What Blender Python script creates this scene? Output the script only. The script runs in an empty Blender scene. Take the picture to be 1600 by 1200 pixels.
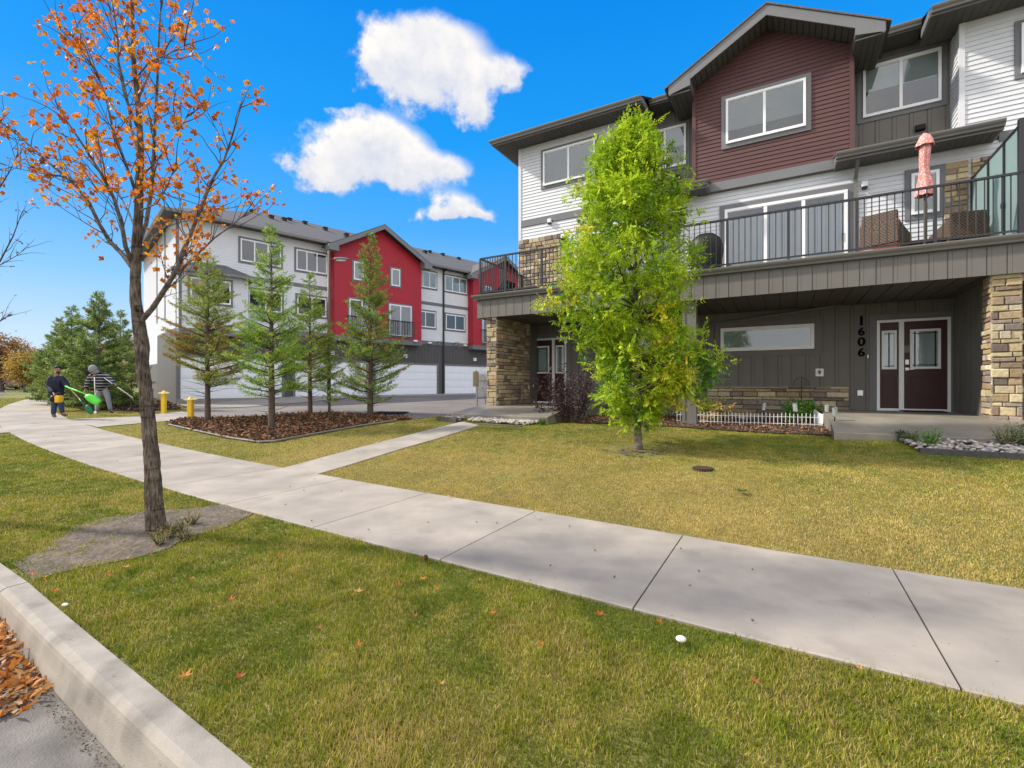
import bpy, bmesh, math, random
import numpy as np
from mathutils import Vector, Matrix
R = math.radians
random.seed(7); rng = np.random.default_rng(7)
scene = bpy.context.scene
COL = scene.collection
F = 739.0; CAMZ = 1.38            # focal length in photo pixels (1600 wide), eye height

# ---------------------------------------------------------------- camera
cam_d = bpy.data.cameras.new('camera'); cam = bpy.data.objects.new('camera', cam_d); COL.objects.link(cam)
cam_d.sensor_fit = 'HORIZONTAL'; cam_d.sensor_width = 36; cam_d.lens = 36*F/1600
cam_d.clip_start = 0.05; cam_d.clip_end = 2000
cam.location = (0, 0, CAMZ); cam.rotation_euler = (R(90), 0, 0); scene.camera = cam

# ---------------------------------------------------------------- sun, sky, exposure
SUN_EL, SUN_AZ = R(38), R(-80)    # azimuth from +Y towards +X
sd = bpy.data.lights.new('sun', 'SUN'); sun = bpy.data.objects.new('sun', sd); COL.objects.link(sun)
sd.energy = 3.3; sd.angle = R(3.0); sd.color = (1.0, 0.93, 0.82)
to_sun = Vector((math.sin(SUN_AZ)*math.cos(SUN_EL), math.cos(SUN_AZ)*math.cos(SUN_EL), math.sin(SUN_EL)))
sun.rotation_euler = to_sun.to_track_quat('Z', 'Y').to_euler(); sun.location = (-20, 5, 30)
scene.view_settings.view_transform = 'Standard'; scene.view_settings.look = 'None'
scene.view_settings.gamma = 1; scene.view_settings.use_curve_mapping = False
scene.view_settings.exposure = 0.85

def lin(r, g, b):
    f = lambda c: (c/255/12.92) if c/255 <= .04045 else ((c/255+.055)/1.055)**2.4
    return (f(r), f(g), f(b))
def px_azel(px, py):
    v = Vector((px-800, F, 600-py)).normalized()
    return math.atan2(v.x, v.y), math.asin(v.z)

def build_world():
    w = bpy.data.worlds.new('World'); scene.world = w; w.use_nodes = True
    nt = w.node_tree; N = nt.nodes; L = nt.links; N.clear()
    def node(t, **k):
        n = N.new(t)
        for a, b in k.items(): setattr(n, a, b)
        return n
    def val(s, x):
        if isinstance(x, (int, float)): s.default_value = x
        else: L.new(x, s)
    def M(op, a, b=0.0, c=None, clamp=False):
        n = node('ShaderNodeMath', operation=op, use_clamp=clamp); val(n.inputs[0], a); val(n.inputs[1], b)
        if c is not None: val(n.inputs[2], c)
        return n.outputs[0]
    sky = node('ShaderNodeTexSky', sky_type='NISHITA', sun_disc=False)
    sky.sun_elevation = SUN_EL; sky.sun_rotation = SUN_AZ; sky.altitude = 600; sky.air_density = 1.0; sky.dust_density = 0.3; sky.ozone_density = 2.0
    hs = node('ShaderNodeHueSaturation'); hs.inputs['Saturation'].default_value = 1.28; hs.inputs['Hue'].default_value = 0.488; hs.inputs['Value'].default_value = 1.15
    L.new(sky.outputs[0], hs.inputs['Color'])
    bg0 = node('ShaderNodeBackground'); bg0.inputs['Strength'].default_value = 0.08; L.new(hs.outputs[0], bg0.inputs['Color'])
    tc = node('ShaderNodeTexCoord'); sp = node('ShaderNodeSeparateXYZ'); L.new(tc.outputs['Generated'], sp.inputs[0])
    x, y, z = sp.outputs
    cr = node('ShaderNodeValToRGB'); L.new(z, cr.inputs[0]); e = cr.color_ramp.elements   # clear autumn blue, paler towards the horizon
    stops = [(0.0, (215,229,246)), (.08, (194,220,247)), (.18, (140,200,250)), (.30, (78,172,251)), (.45, (26,156,247)), (.62, (6,138,237)), (1.0, (8,100,210))]
    while len(e) < len(stops): e.new(.5)
    for k, (p, c) in enumerate(stops): e[k].position = p; e[k].color = (*lin(*c), 1)
    bgr = node('ShaderNodeBackground'); bgr.inputs['Strength'].default_value = 0.60; L.new(cr.outputs[0], bgr.inputs['Color'])
    bg = node('ShaderNodeMixShader'); bg.inputs[0].default_value = .93; L.new(bg0.outputs[0], bg.inputs[1]); L.new(bgr.outputs[0], bg.inputs[2])
    nz = node('ShaderNodeTexNoise'); nz.inputs['Scale'].default_value = 9.0; nz.inputs['Detail'].default_value = 9; nz.inputs['Roughness'].default_value = 0.62
    L.new(tc.outputs['Generated'], nz.inputs['Vector'])
    n0 = M('SUBTRACT', nz.outputs['Fac'], 0.5)
    nb = node('ShaderNodeTexNoise'); nb.inputs['Scale'].default_value = 28.0; nb.inputs['Detail'].default_value = 7; nb.inputs['Roughness'].default_value = 0.6
    L.new(tc.outputs['Generated'], nb.inputs['Vector'])
    n1 = M('SUBTRACT', nb.outputs['Fac'], 0.5)
    az = M('ADD', M('ARCTAN2', x, y), M('MULTIPLY', n1, 0.10)); el = M('ADD', M('ARCSINE', z), M('MULTIPLY', n0, 0.10))
    blobs = [(495,255,52,38,1.0),(560,225,62,44,1.1),(610,218,50,36,1.0),(640,258,62,40,1.1),(560,278,80,22,.8),(705,262,42,18,.75),(520,290,26,16,.6),
             (630,100,58,50,1.1),(715,115,54,52,1.1),(675,62,85,42,1.0),(742,165,26,30,.9),(785,110,32,22,.75),(595,90,28,36,.8),(640,150,56,20,.7),(545,172,34,9,.45),(812,112,30,16,.48),
             (712,322,38,24,1.1),(684,338,42,13,1.0),(742,338,34,12,.95)]
    tot = None; acc = None
    for (bx, by, rx, ry, a) in blobs:
        A, E = px_azel(bx, by); A2, _ = px_azel(bx+rx, by); _, E2 = px_azel(bx, by-ry)
        kx = 1/(A2-A); ky = 1/(E2-E)
        dx = M('MULTIPLY', M('SUBTRACT', az, A), kx); dy = M('MULTIPLY', M('SUBTRACT', el, E), ky)
        r2 = M('ADD', M('MULTIPLY', dx, dx), M('MULTIPLY', dy, dy))
        g = M('MULTIPLY', M('EXPONENT', M('MULTIPLY', r2, -1.15)), a)
        tot = g if tot is None else M('ADD', tot, g)
        gy = M('MULTIPLY', g, dy); acc = gy if acc is None else M('ADD', acc, gy)
    rel = M('DIVIDE', acc, M('ADD', tot, .02))
    dens = M('ADD', tot, M('MULTIPLY', n0, 1.5)); dens = M('ADD', dens, M('MULTIPLY', n1, 0.75))
    # only where one of the named clouds stands
    near = M('MULTIPLY', tot, 4.0, clamp=True)
    dens = M('MULTIPLY', dens, near)
    # unseen broken cloud added behind the camera and overhead as neutral fill light
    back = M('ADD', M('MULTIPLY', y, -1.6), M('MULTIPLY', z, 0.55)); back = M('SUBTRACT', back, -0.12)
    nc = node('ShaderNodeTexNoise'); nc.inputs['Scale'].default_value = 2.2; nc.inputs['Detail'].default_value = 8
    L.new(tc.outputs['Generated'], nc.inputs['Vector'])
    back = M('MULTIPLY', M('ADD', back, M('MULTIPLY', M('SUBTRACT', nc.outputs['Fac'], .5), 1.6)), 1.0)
    fill_mask = M('MULTIPLY', M('SUBTRACT', y, 0.30), -5.0, clamp=True)
    back = M('MULTIPLY', back, fill_mask)
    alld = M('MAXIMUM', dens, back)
    mr = node('ShaderNodeMapRange', interpolation_type='SMOOTHSTEP'); L.new(alld, mr.inputs['Value'])
    mr.inputs['From Min'].default_value = 0.22; mr.inputs['From Max'].default_value = 0.95
    # thick clouds shade a little towards lilac grey in their folds
    mr2 = node('ShaderNodeMapRange'); L.new(M('ADD', M('ADD', M('MULTIPLY', n0, 1.2), M('MULTIPLY', n1, 1.0)), M('MULTIPLY', rel, 0.55)), mr2.inputs['Value']); mr2.inputs['From Min'].default_value = -0.5; mr2.inputs['From Max'].default_value = 0.35
    mx = node('ShaderNodeMix', data_type='RGBA'); L.new(mr2.outputs[0], mx.inputs['Factor'])
    mx.inputs['A'].default_value = (0.54, 0.57, 0.67, 1); mx.inputs['B'].default_value = (0.83, 0.80, 0.76, 1)
    bg2 = node('ShaderNodeBackground'); L.new(mx.outputs['Result'], bg2.inputs['Color']); L.new(M('ADD', M('MULTIPLY', fill_mask, 0.60), 0.70), bg2.inputs['Strength'])  # the added fill cloud shines brighter than the clouds in view
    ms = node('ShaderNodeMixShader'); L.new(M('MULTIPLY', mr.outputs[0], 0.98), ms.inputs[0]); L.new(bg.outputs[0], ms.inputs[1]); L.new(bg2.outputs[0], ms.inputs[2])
    out = node('ShaderNodeOutputWorld'); L.new(ms.outputs[0], out.inputs['Surface'])
build_world()

# ---------------------------------------------------------------- frames and helpers
UX = Vector((1275, -739)).normalized()          # main house: local x (to the right along the facade)
VX = Vector((739, 1275)).normalized()           # main house: local y (into the house)
def m2w(t, D): return (t*UX.x + D*VX.x, t*UX.y + D*VX.y)
def w2m(x, y): return (x*UX.x + y*UX.y, x*VX.x + y*VX.y)
MAIN = Matrix(((UX.x, VX.x, 0, 0), (UX.y, VX.y, 0, 0), (0, 0, 1, 0), (0, 0, 0, 1)))
def fp(P0, w, n, px, off):                       # along-wall coordinate seen at photo column px
    r = (px-800)/F
    return (r*(P0[1]+off*n[1]) - (P0[0]+off*n[0]))/(w[0]-r*w[1])
def mt(px, D): return fp((0, 0), UX, VX, px, D)
def mz(px, py, D):
    t = mt(px, D); d = m2w(t, D)[1]
    return CAMZ + (600-py)*d/F
def mtz(px, py, D): return mt(px, D), mz(px, py, D)
# second building
W2 = Vector((760, 739)).normalized(); N2 = Vector((-739, 760)).normalized()
P2 = (-17.01, 23.99)
BB = Matrix(((W2.x, N2.x, 0, P2[0]), (W2.y, N2.y, 0, P2[1]), (0, 0, 1, 0), (0, 0, 0, 1)))
def ba(px, b=0): return fp(P2, W2, N2, px, b)
def bz(px, py, b=0):
    a = ba(px, b); d = P2[1] + a*W2.y + b*N2.y
    return CAMZ + (600-py)*d/F
# terrain
def curve(t): 
    q = np.clip(-np.asarray(t, float)-3, 0, 60); return np.where(q < 34, 0.0055*q*q, 0.0055*34*34 + (q-34)*0.30)
def coff(t): return -0.042*np.clip(np.asarray(t, float)+4.3, 0, 3.0)      # the curb drifts a little off the sidewalk's line
def sm(x): x = np.clip(x, 0, 1); return x*x*(3-2*x)
def hgt(t, D):
    t = np.asarray(t, float); D = np.asarray(D, float)
    Dc = D - curve(t)
    hs = 0.0125*np.clip(-t, 0, 110)
    rise = (0.43+.085*sm((t+1.5)/3.5))*np.clip((Dc-4.45)/4.95, 0, 1)*np.maximum(sm((t+20)/7), sm((D-12)/8))
    cap = 0.62 + 0.0125*np.clip(-t-30, 0, 90)
    v = hs + rise
    return np.where(v < cap-.05, v, cap-.05 + .05*np.tanh((v-cap+.05)/.05))
def hw(x, y):
    t = x*UX.x + y*UX.y; D = x*VX.x + y*VX.y
    return hgt(t, D)
def gp(px, py, dz=0.0):                          # photo pixel -> point on the terrain
    d = 1.0; r = (px-800)/F; s = (600-py)/F; last = None
    while d < 200:
        z = CAMZ + s*d
        g = float(hw(r*d, d)) + dz
        if z <= g: break
        d += 0.02
    return (r*d, d, g)
def at(px, py, d): return Vector(((px-800)/F*d, d, CAMZ + (600-py)*d/F))

FR = {}
class MB:
    def __init__(s, M=None): s.v = []; s.f = []; s.c = []; s.M = M
    def add(s, vs, fs, col=None):
        o = len(s.v)
        for p in vs:
            p = Vector(p); s.v.append(s.M @ p if s.M else p)
        for f in fs: s.f.append(tuple(o+i for i in f)); s.c.append(col)
        return s
    def box(s, x0, x1, y0, y1, z0, z1, col=None):
        if x0 > x1: x0, x1 = x1, x0
        if y0 > y1: y0, y1 = y1, y0
        if z0 > z1: z0, z1 = z1, z0
        return s.add([(x0,y0,z0),(x1,y0,z0),(x1,y1,z0),(x0,y1,z0),(x0,y0,z1),(x1,y0,z1),(x1,y1,z1),(x0,y1,z1)],
                     [(0,3,2,1),(4,5,6,7),(0,1,5,4),(1,2,6,5),(2,3,7,6),(3,0,4,7)], col)
    def quad(s, a, b, c, d, col=None): return s.add([a,b,c,d], [(0,1,2,3)], col)
    def poly(s, pts, col=None): return s.add(pts, [tuple(range(len(pts)))], col)
    def prism(s, pts, vec, col=None):            # closed outline swept along vec
        n = len(pts); vec = Vector(vec); a = [Vector(p) for p in pts]
        return s.add(a + [p+vec for p in a], [tuple(range(n-1,-1,-1)), tuple(range(n, 2*n))] + [(i,(i+1)%n,n+(i+1)%n,n+i) for i in range(n)], col)
    def tube(s, pts, rad, n=8, col=None, caps=True):
        P = [Vector(p) for p in pts]; rad = rad if isinstance(rad, (list, tuple)) else [rad]*len(P)
        vs = []; up = None
        for i, p in enumerate(P):
            d = (P[min(i+1, len(P)-1)] - P[max(i-1, 0)]).normalized()
            if up is None: up = Vector((0,0,1)) if abs(d.z) < .9 else Vector((1,0,0))
            a = d.cross(up).normalized(); b = a.cross(d).normalized(); up = b
            for k in range(n):
                th = 2*math.pi*k/n; vs.append(p + (a*math.cos(th) + b*math.sin(th))*rad[i])
        fs = [(i*n+k, i*n+(k+1)%n, (i+1)*n+(k+1)%n, (i+1)*n+k) for i in range(len(P)-1) for k in range(n)]
        if caps: fs += [tuple(range(n-1,-1,-1)), tuple((len(P)-1)*n+k for k in range(n))]
        return s.add(vs, fs, col)
    def lathe(s, c, prof, n=16, col=None):       # prof: (r, z)
        vs = [(c[0]+r*math.cos(2*math.pi*k/n), c[1]+r*math.sin(2*math.pi*k/n), c[2]+z) for r, z in prof for k in range(n)]
        fs = [(i*n+k, i*n+(k+1)%n, (i+1)*n+(k+1)%n, (i+1)*n+k) for i in range(len(prof)-1) for k in range(n)]
        fs += [tuple(range(n-1,-1,-1)), tuple((len(prof)-1)*n+k for k in range(n))]
        return s.add(vs, fs, col)
    def blob(s, c, r, sc=(1,1,1), sub=2, jit=0.0, col=None, rot=None):
        bm = bmesh.new(); bmesh.ops.create_icosphere(bm, subdivisions=sub, radius=1)
        vs = []
        for v in bm.verts:
            q = v.co*(1+random.uniform(-jit, jit)); q = Vector((q.x*sc[0], q.y*sc[1], q.z*sc[2]))*r
            if rot is not None: q = rot @ q
            vs.append(q + Vector(c))
        fs = [tuple(v.index for v in f.verts) for f in bm.faces]; bm.free()
        return s.add(vs, fs, col)
def tag(o, label=None, cat=None, group=None, kind=None):
    if label: o['label'] = label
    if cat: o['category'] = cat
    if group: o['group'] = group
    if kind: o['kind'] = kind
    return o
def thing(name, loc, rz, label, cat, group=None):
    o = bpy.data.objects.new(name, None); COL.objects.link(o); o.empty_display_size = .2
    o.location = loc; o.rotation_euler = (0, 0, rz)
    FR[o] = Matrix.Translation(Vector(loc)) @ Matrix.Rotation(rz, 4, 'Z')
    return tag(o, label, cat, group)
def obj(name, mb, mat, parent=None, origin=None, smooth=False, bevel=0.0, label=None):
    me = bpy.data.meshes.new(name)
    fr = FR[parent] if parent is not None else Matrix.Translation(Vector(origin) if origin is not None else (sum(mb.v, Vector())/max(1, len(mb.v)) if mb.v else Vector()))
    inv = fr.inverted()
    me.from_pydata([inv @ p for p in mb.v], [], mb.f)
    if any(c is not None for c in mb.c):
        at_ = me.color_attributes.new('Col', 'FLOAT_COLOR', 'CORNER'); buf = []
        for f, c in zip(mb.f, mb.c):
            c = c or (1,1,1); buf += [c[0], c[1], c[2], 1]*len(f)
        at_.data.foreach_set('color', buf)
    me.materials.append(mat); me.validate()
    if smooth: me.polygons.foreach_set('use_smooth', [True]*len(me.polygons))
    o = bpy.data.objects.new(name, me); COL.objects.link(o)
    if parent is not None: o.parent = parent
    else: o.location = fr.translation
    FR[o] = fr
    if bevel:
        b = o.modifiers.new('bevel', 'BEVEL'); b.width = bevel; b.segments = 2; b.limit_method = 'ANGLE'; b.angle_limit = R(40)
    if label: o['label'] = label
    return o
def npobj(name, V, Fc, C, mat, parent=None, origin=None, smooth=False):   # V (N,3), Fc (M,k), C (N,3) per vertex
    me = bpy.data.meshes.new(name); V = np.asarray(V, float); Fc = np.asarray(Fc, np.int32)
    fr = FR[parent] if parent is not None else Matrix.Translation(Vector(origin) if origin is not None else Vector(V.mean(0)))
    inv = np.array(fr.inverted()); V = V @ inv[:3,:3].T + inv[:3,3]
    k = Fc.shape[1]; m = Fc.shape[0]
    me.vertices.add(len(V)); me.vertices.foreach_set('co', V.astype(np.float32).ravel())
    me.loops.add(m*k); me.loops.foreach_set('vertex_index', Fc.ravel())
    me.polygons.add(m); me.polygons.foreach_set('loop_start', np.arange(0, m*k, k, dtype=np.int32)); me.polygons.foreach_set('loop_total', np.full(m, k, np.int32))
    if smooth: me.polygons.foreach_set('use_smooth', np.ones(m, bool))
    me.update(calc_edges=True)
    if C is not None:
        a = me.color_attributes.new('Col', 'FLOAT_COLOR', 'POINT'); C4 = np.ones((len(V), 4), np.float32); C4[:, :3] = C
        a.data.foreach_set('color', C4.ravel())
    me.materials.append(mat)
    o = bpy.data.objects.new(name, me); COL.objects.link(o)
    if parent is not None: o.parent = parent
    else: o.location = fr.translation
    FR[o] = fr
    return o
def copy_tree(o, parent=None):
    c = o.copy(); COL.objects.link(c); c.parent = parent
    for ch in [x for x in scene.objects if x.parent == o and x != c]: copy_tree(ch, c)
    return c
def struct(name, mb, mat, origin=(0,0,0), **k):
    o = obj(name, mb, mat, origin=origin, **k); o['kind'] = 'structure'; return o

# ---------------------------------------------------------------- materials
MATS = {}
def mat(name, base, rough=.8, var=.12, scale=6, bump=0.0, bscale=60, metal=0, spec=.3, attr=False, trans=0.0, base2=None, scale2=1.0, coat=0, detail=6, thr=None, speck=0):
    """Principled with noise-driven colour variation; attr multiplies the per-face colour; trans adds leaf translucency."""
    m = bpy.data.materials.new(name); m.use_nodes = True; nt = m.node_tree; N = nt.nodes; L = nt.links
    p = N['Principled BSDF']; p.inputs['Roughness'].default_value = rough; p.inputs['Metallic'].default_value = metal
    p.inputs['Specular IOR Level'].default_value = spec
    if coat: p.inputs['Coat Weight'].default_value = coat
    tc = N.new('ShaderNodeTexCoord')
    n = N.new('ShaderNodeTexNoise'); n.inputs['Scale'].default_value = scale; n.inputs['Detail'].default_value = detail; n.inputs['Roughness'].default_value = .6
    L.new(tc.outputs['Object'], n.inputs['Vector'])
    col = None
    if base2:
        n2 = N.new('ShaderNodeTexNoise'); n2.inputs['Scale'].default_value = scale2; n2.inputs['Detail'].default_value = 5; L.new(tc.outputs['Object'], n2.inputs['Vector'])
        mr0 = N.new('ShaderNodeMapRange'); lo, hi = thr or (.4, .6); mr0.inputs['From Min'].default_value = lo; mr0.inputs['From Max'].default_value = hi; L.new(n2.outputs['Fac'], mr0.inputs['Value'])
        mx = N.new('ShaderNodeMix'); mx.data_type = 'RGBA'; L.new(mr0.outputs[0], mx.inputs['Factor']); mx.inputs['A'].default_value = (*base, 1); mx.inputs['B'].default_value = (*base2, 1); col = mx.outputs['Result']
    mr = N.new('ShaderNodeMapRange'); mr.inputs['From Min'].default_value = .25; mr.inputs['From Max'].default_value = .75; mr.inputs['To Min'].default_value = 1-var; mr.inputs['To Max'].default_value = 1+var
    L.new(n.outputs['Fac'], mr.inputs['Value'])
    mul = N.new('ShaderNodeMix'); mul.data_type = 'RGBA'; mul.blend_type = 'MULTIPLY'; mul.inputs['Factor'].default_value = 1
    if col: L.new(col, mul.inputs['A'])
    else: mul.inputs['A'].default_value = (*base, 1)
    L.new(mr.outputs[0], mul.inputs['B']); col = mul.outputs['Result']
    if speck:                                          # small dark stains and pits
        ns = N.new('ShaderNodeTexNoise'); ns.inputs['Scale'].default_value = 38; ns.inputs['Detail'].default_value = 3; L.new(tc.outputs['Object'], ns.inputs['Vector'])
        nl = N.new('ShaderNodeTexNoise'); nl.inputs['Scale'].default_value = 1.9; nl.inputs['Detail'].default_value = 8; L.new(tc.outputs['Object'], nl.inputs['Vector'])
        r1 = N.new('ShaderNodeMapRange'); r1.inputs['From Min'].default_value = .70; r1.inputs['From Max'].default_value = .76; r1.inputs['To Min'].default_value = 1; r1.inputs['To Max'].default_value = 1-speck; L.new(ns.outputs['Fac'], r1.inputs['Value'])
        r2 = N.new('ShaderNodeMapRange'); r2.inputs['From Min'].default_value = .58; r2.inputs['From Max'].default_value = .72; r2.inputs['To Min'].default_value = 1; r2.inputs['To Max'].default_value = 1-speck*.5; L.new(nl.outputs['Fac'], r2.inputs['Value'])
        mm = N.new('ShaderNodeMath'); mm.operation = 'MULTIPLY'; L.new(r1.outputs[0], mm.inputs[0]); L.new(r2.outputs[0], mm.inputs[1])
        mc = N.new('ShaderNodeMix'); mc.data_type = 'RGBA'; mc.blend_type = 'MULTIPLY'; mc.inputs['Factor'].default_value = 1; L.new(col, mc.inputs['A']); L.new(mm.outputs[0], mc.inputs['B']); col = mc.outputs['Result']
    if attr:
        a = N.new('ShaderNodeVertexColor'); a.layer_name = 'Col'
        m2 = N.new('ShaderNodeMix'); m2.data_type = 'RGBA'; m2.blend_type = 'MULTIPLY'; m2.inputs['Factor'].default_value = 1
        L.new(col, m2.inputs['A']); L.new(a.outputs['Color'], m2.inputs['B']); col = m2.outputs['Result']
    L.new(col, p.inputs['Base Color'])
    if bump:
        nb = N.new('ShaderNodeTexNoise'); nb.inputs['Scale'].default_value = bscale; nb.inputs['Detail'].default_value = 6; L.new(tc.outputs['Object'], nb.inputs['Vector'])
        b = N.new('ShaderNodeBump'); b.inputs['Strength'].default_value = 1; b.inputs['Distance'].default_value = bump; L.new(nb.outputs['Fac'], b.inputs['Height']); L.new(b.outputs[0], p.inputs['Normal'])
    if trans:
        tr = N.new('ShaderNodeBsdfTranslucent'); L.new(col, tr.inputs['Color'])
        ms = N.new('ShaderNodeMixShader'); ms.inputs[0].default_value = trans; L.new(p.outputs[0], ms.inputs[1]); L.new(tr.outputs[0], ms.inputs[2]); L.new(ms.outputs[0], N['Material Output'].inputs['Surface'])
    MATS[name] = m; return m
m_white = mat('white_siding', (.60,.61,.63), .55, .05, 3, bump=.0006, bscale=40)
m_white2 = mat('white_siding_far', (.64,.645,.66), .6, .05, 2)
m_burg = mat('burgundy_siding', (.100,.047,.044), .5, .08, 3, bump=.0006, bscale=40)
m_red = mat('red_siding', (.38,.024,.036), .55, .08, 1.5)
m_taupe = mat('taupe_boards', (.145,.135,.120), .55, .07, 3, bump=.0006, bscale=30)
m_trim = mat('grey_trim', (.15,.15,.158), .5, .05, 4)
m_trimw = mat('white_corner_trim', (.62,.62,.64), .5, .04, 4)
m_fascia = mat('fascia_grey', (.17,.17,.175), .45, .05, 4)
m_gutter = mat('gutter_taupe', (.15,.143,.13), .35, .05, 4, spec=.5)
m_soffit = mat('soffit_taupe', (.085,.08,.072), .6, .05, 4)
m_shingle = mat('shingles', (.12,.115,.112), .9, .25, 14, bump=.008, bscale=25)
m_vinyl = mat('white_vinyl', (.78,.78,.78), .35, .03, 5, spec=.5)
m_black = mat('black_metal', (.014,.015,.018), .35, .1, 8, spec=.5)
m_dark = mat('dark_plastic', (.009,.009,.010), .5, .15, 20, bump=.002, bscale=60)
m_stone = mat('ledge_stone', (1,1,1), .85, .22, 16, bump=.012, bscale=22, attr=True)
m_mortar = mat('stone_mortar', (.06,.05,.04), .95, .2, 30)
m_door = mat('brown_door', (.048,.015,.014), .4, .08, 8, spec=.3)
m_conc = mat('sidewalk_concrete', (.375,.325,.27), .88, .13, 3.2, bump=.0022, bscale=260, base2=(.31,.272,.228), scale2=1.4, attr=True, detail=10, speck=.4)
m_curb = mat('curb_concrete', (.315,.28,.235), .9, .20, 6, bump=.0022, bscale=160, speck=.4, base2=(.20,.178,.15), scale2=3.5, thr=(.5,.70), detail=10)
m_slab = mat('porch_concrete', (.27,.24,.195), .45, .12, 3, bump=.002, bscale=120, base2=(.20,.18,.145), scale2=1.2)
m_asph = mat('asphalt', (.135,.13,.125), .9, .2, 60, bump=.006, bscale=220)
m_drive = mat('courtyard_paving', (.20,.175,.155), .9, .10, 5, bump=.004, bscale=120, base2=(.165,.145,.13), scale2=.5)
m_apron = mat('apron_concrete', (.26,.24,.215), .9, .1, 3, bump=.002, bscale=90)
m_garage = mat('garage_white', (.78,.79,.82), .5, .03, 2)
m_bark = mat('grey_bark', (.175,.145,.12), .95, .42, 22, bump=.02, bscale=28, base2=(.085,.068,.056), scale2=14, thr=(.45,.62))
def bark_mat():
    m = bpy.data.materials.new('fissured_bark'); m.use_nodes = True; nt = m.node_tree; N = nt.nodes; L = nt.links; p = N['Principled BSDF']; p.inputs['Roughness'].default_value = .95; p.inputs['Specular IOR Level'].default_value = .15
    tc = N.new('ShaderNodeTexCoord'); mp = N.new('ShaderNodeMapping'); mp.inputs['Scale'].default_value = (1, 1, .16); L.new(tc.outputs['Object'], mp.inputs['Vector'])
    a = N.new('ShaderNodeTexNoise'); a.inputs['Scale'].default_value = 75; a.inputs['Detail'].default_value = 8; a.inputs['Roughness'].default_value = .65; L.new(mp.outputs[0], a.inputs['Vector'])
    b = N.new('ShaderNodeTexNoise'); b.inputs['Scale'].default_value = 9; b.inputs['Detail'].default_value = 6; L.new(tc.outputs['Object'], b.inputs['Vector'])
    mp2 = N.new('ShaderNodeMapping'); mp2.inputs['Scale'].default_value = (.15, .15, 1); L.new(tc.outputs['Object'], mp2.inputs['Vector'])
    c = N.new('ShaderNodeTexNoise'); c.inputs['Scale'].default_value = 30; c.inputs['Detail'].default_value = 4; L.new(mp2.outputs[0], c.inputs['Vector'])
    cr = N.new('ShaderNodeValToRGB'); L.new(a.outputs['Fac'], cr.inputs[0]); e = cr.color_ramp.elements; e[0].position = .36; e[0].color = (.045,.034,.027,1); e[1].position = .62; e[1].color = (.23,.19,.155,1)
    cr2 = N.new('ShaderNodeValToRGB'); L.new(b.outputs['Fac'], cr2.inputs[0]); e = cr2.color_ramp.elements; e[0].position = .35; e[0].color = (.55,.52,.50,1); e[1].position = .65; e[1].color = (1.15,1.1,1.0,1)
    cr3 = N.new('ShaderNodeValToRGB'); L.new(c.outputs['Fac'], cr3.inputs[0]); e = cr3.color_ramp.elements; e[0].position = .33; e[0].color = (.4,.38,.36,1); e[1].position = .42; e[1].color = (1,1,1,1)
    m1 = N.new('ShaderNodeMix'); m1.data_type = 'RGBA'; m1.blend_type = 'MULTIPLY'; m1.inputs['Factor'].default_value = 1; L.new(cr.outputs[0], m1.inputs['A']); L.new(cr2.outputs[0], m1.inputs['B'])
    m2 = N.new('ShaderNodeMix'); m2.data_type = 'RGBA'; m2.blend_type = 'MULTIPLY'; m2.inputs['Factor'].default_value = 1; L.new(m1.outputs['Result'], m2.inputs['A']); L.new(cr3.outputs[0], m2.inputs['B']); L.new(m2.outputs['Result'], p.inputs['Base Color'])
    bu = N.new('ShaderNodeBump'); bu.inputs['Distance'].default_value = .012; L.new(a.outputs['Fac'], bu.inputs['Height']); L.new(bu.outputs[0], p.inputs['Normal']); return m
m_fbark = bark_mat()
m_bark2 = mat('spruce_bark', (.10,.075,.058), .95, .35, 25, bump=.01, bscale=40)
m_twig = mat('dark_twig', (.075,.055,.045), .9, .2, 20)
m_leaf = mat('leaves', (1,1,1), .55, .12, 8, attr=True, trans=.38, spec=.35)
m_needle = mat('needles', (1,1,1), .6, .15, 6, attr=True, trans=.22, spec=.3)
m_grass = mat('grass_blades', (1,1,1), .6, .22, 1.6, attr=True, trans=.3, spec=.25)
m_mulch = mat('bark_mulch', (1,1,1), .95, .25, 20, attr=True)
m_soil = mat('dry_soil', (.155,.120,.090), .97, .45, 9, bump=.035, bscale=24, base2=(.12,.094,.074), detail=12, scale2=5, thr=(.5,.75))
m_bed = mat('bed_soil', (.07,.05,.038), .97, .35, 30, bump=.02, bscale=60)
m_rock = mat('white_pebble', (1,1,1), .7, .15, 30, attr=True, bump=.003, bscale=60)
m_timber = mat('edging_timber', (.075,.07,.066), .9, .3, 12, bump=.004, bscale=60)
m_wood = mat('light_wood', (.42,.30,.17), .7, .2, 20)
m_yellow = mat('bollard_yellow', (.80,.50,.02), .5, .10, 12, base2=(.60,.36,.03), scale2=8, thr=(.55,.75))
m_galv = mat('galvanised_steel', (.30,.29,.27), .5, .12, 20, metal=.4)
m_bronze = mat('bronze_pole', (.10,.075,.055), .5, .08, 10)
m_silver = mat('brushed_nickel', (.55,.54,.52), .3, .05, 20, metal=.9)
m_blind = mat('window_blind', (.50,.54,.53), .7, .05, 3)
m_shade = mat('plain_shade', (.46,.52,.50), .7, .05, 3)
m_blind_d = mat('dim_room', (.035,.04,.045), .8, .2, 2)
m_curtain = mat('vertical_blinds', (.74,.79,.82), .7, .04, 3)
m_wicker = mat('brown_wicker', (.13,.085,.055), .7, .35, 60, bump=.006, bscale=90)
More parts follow.
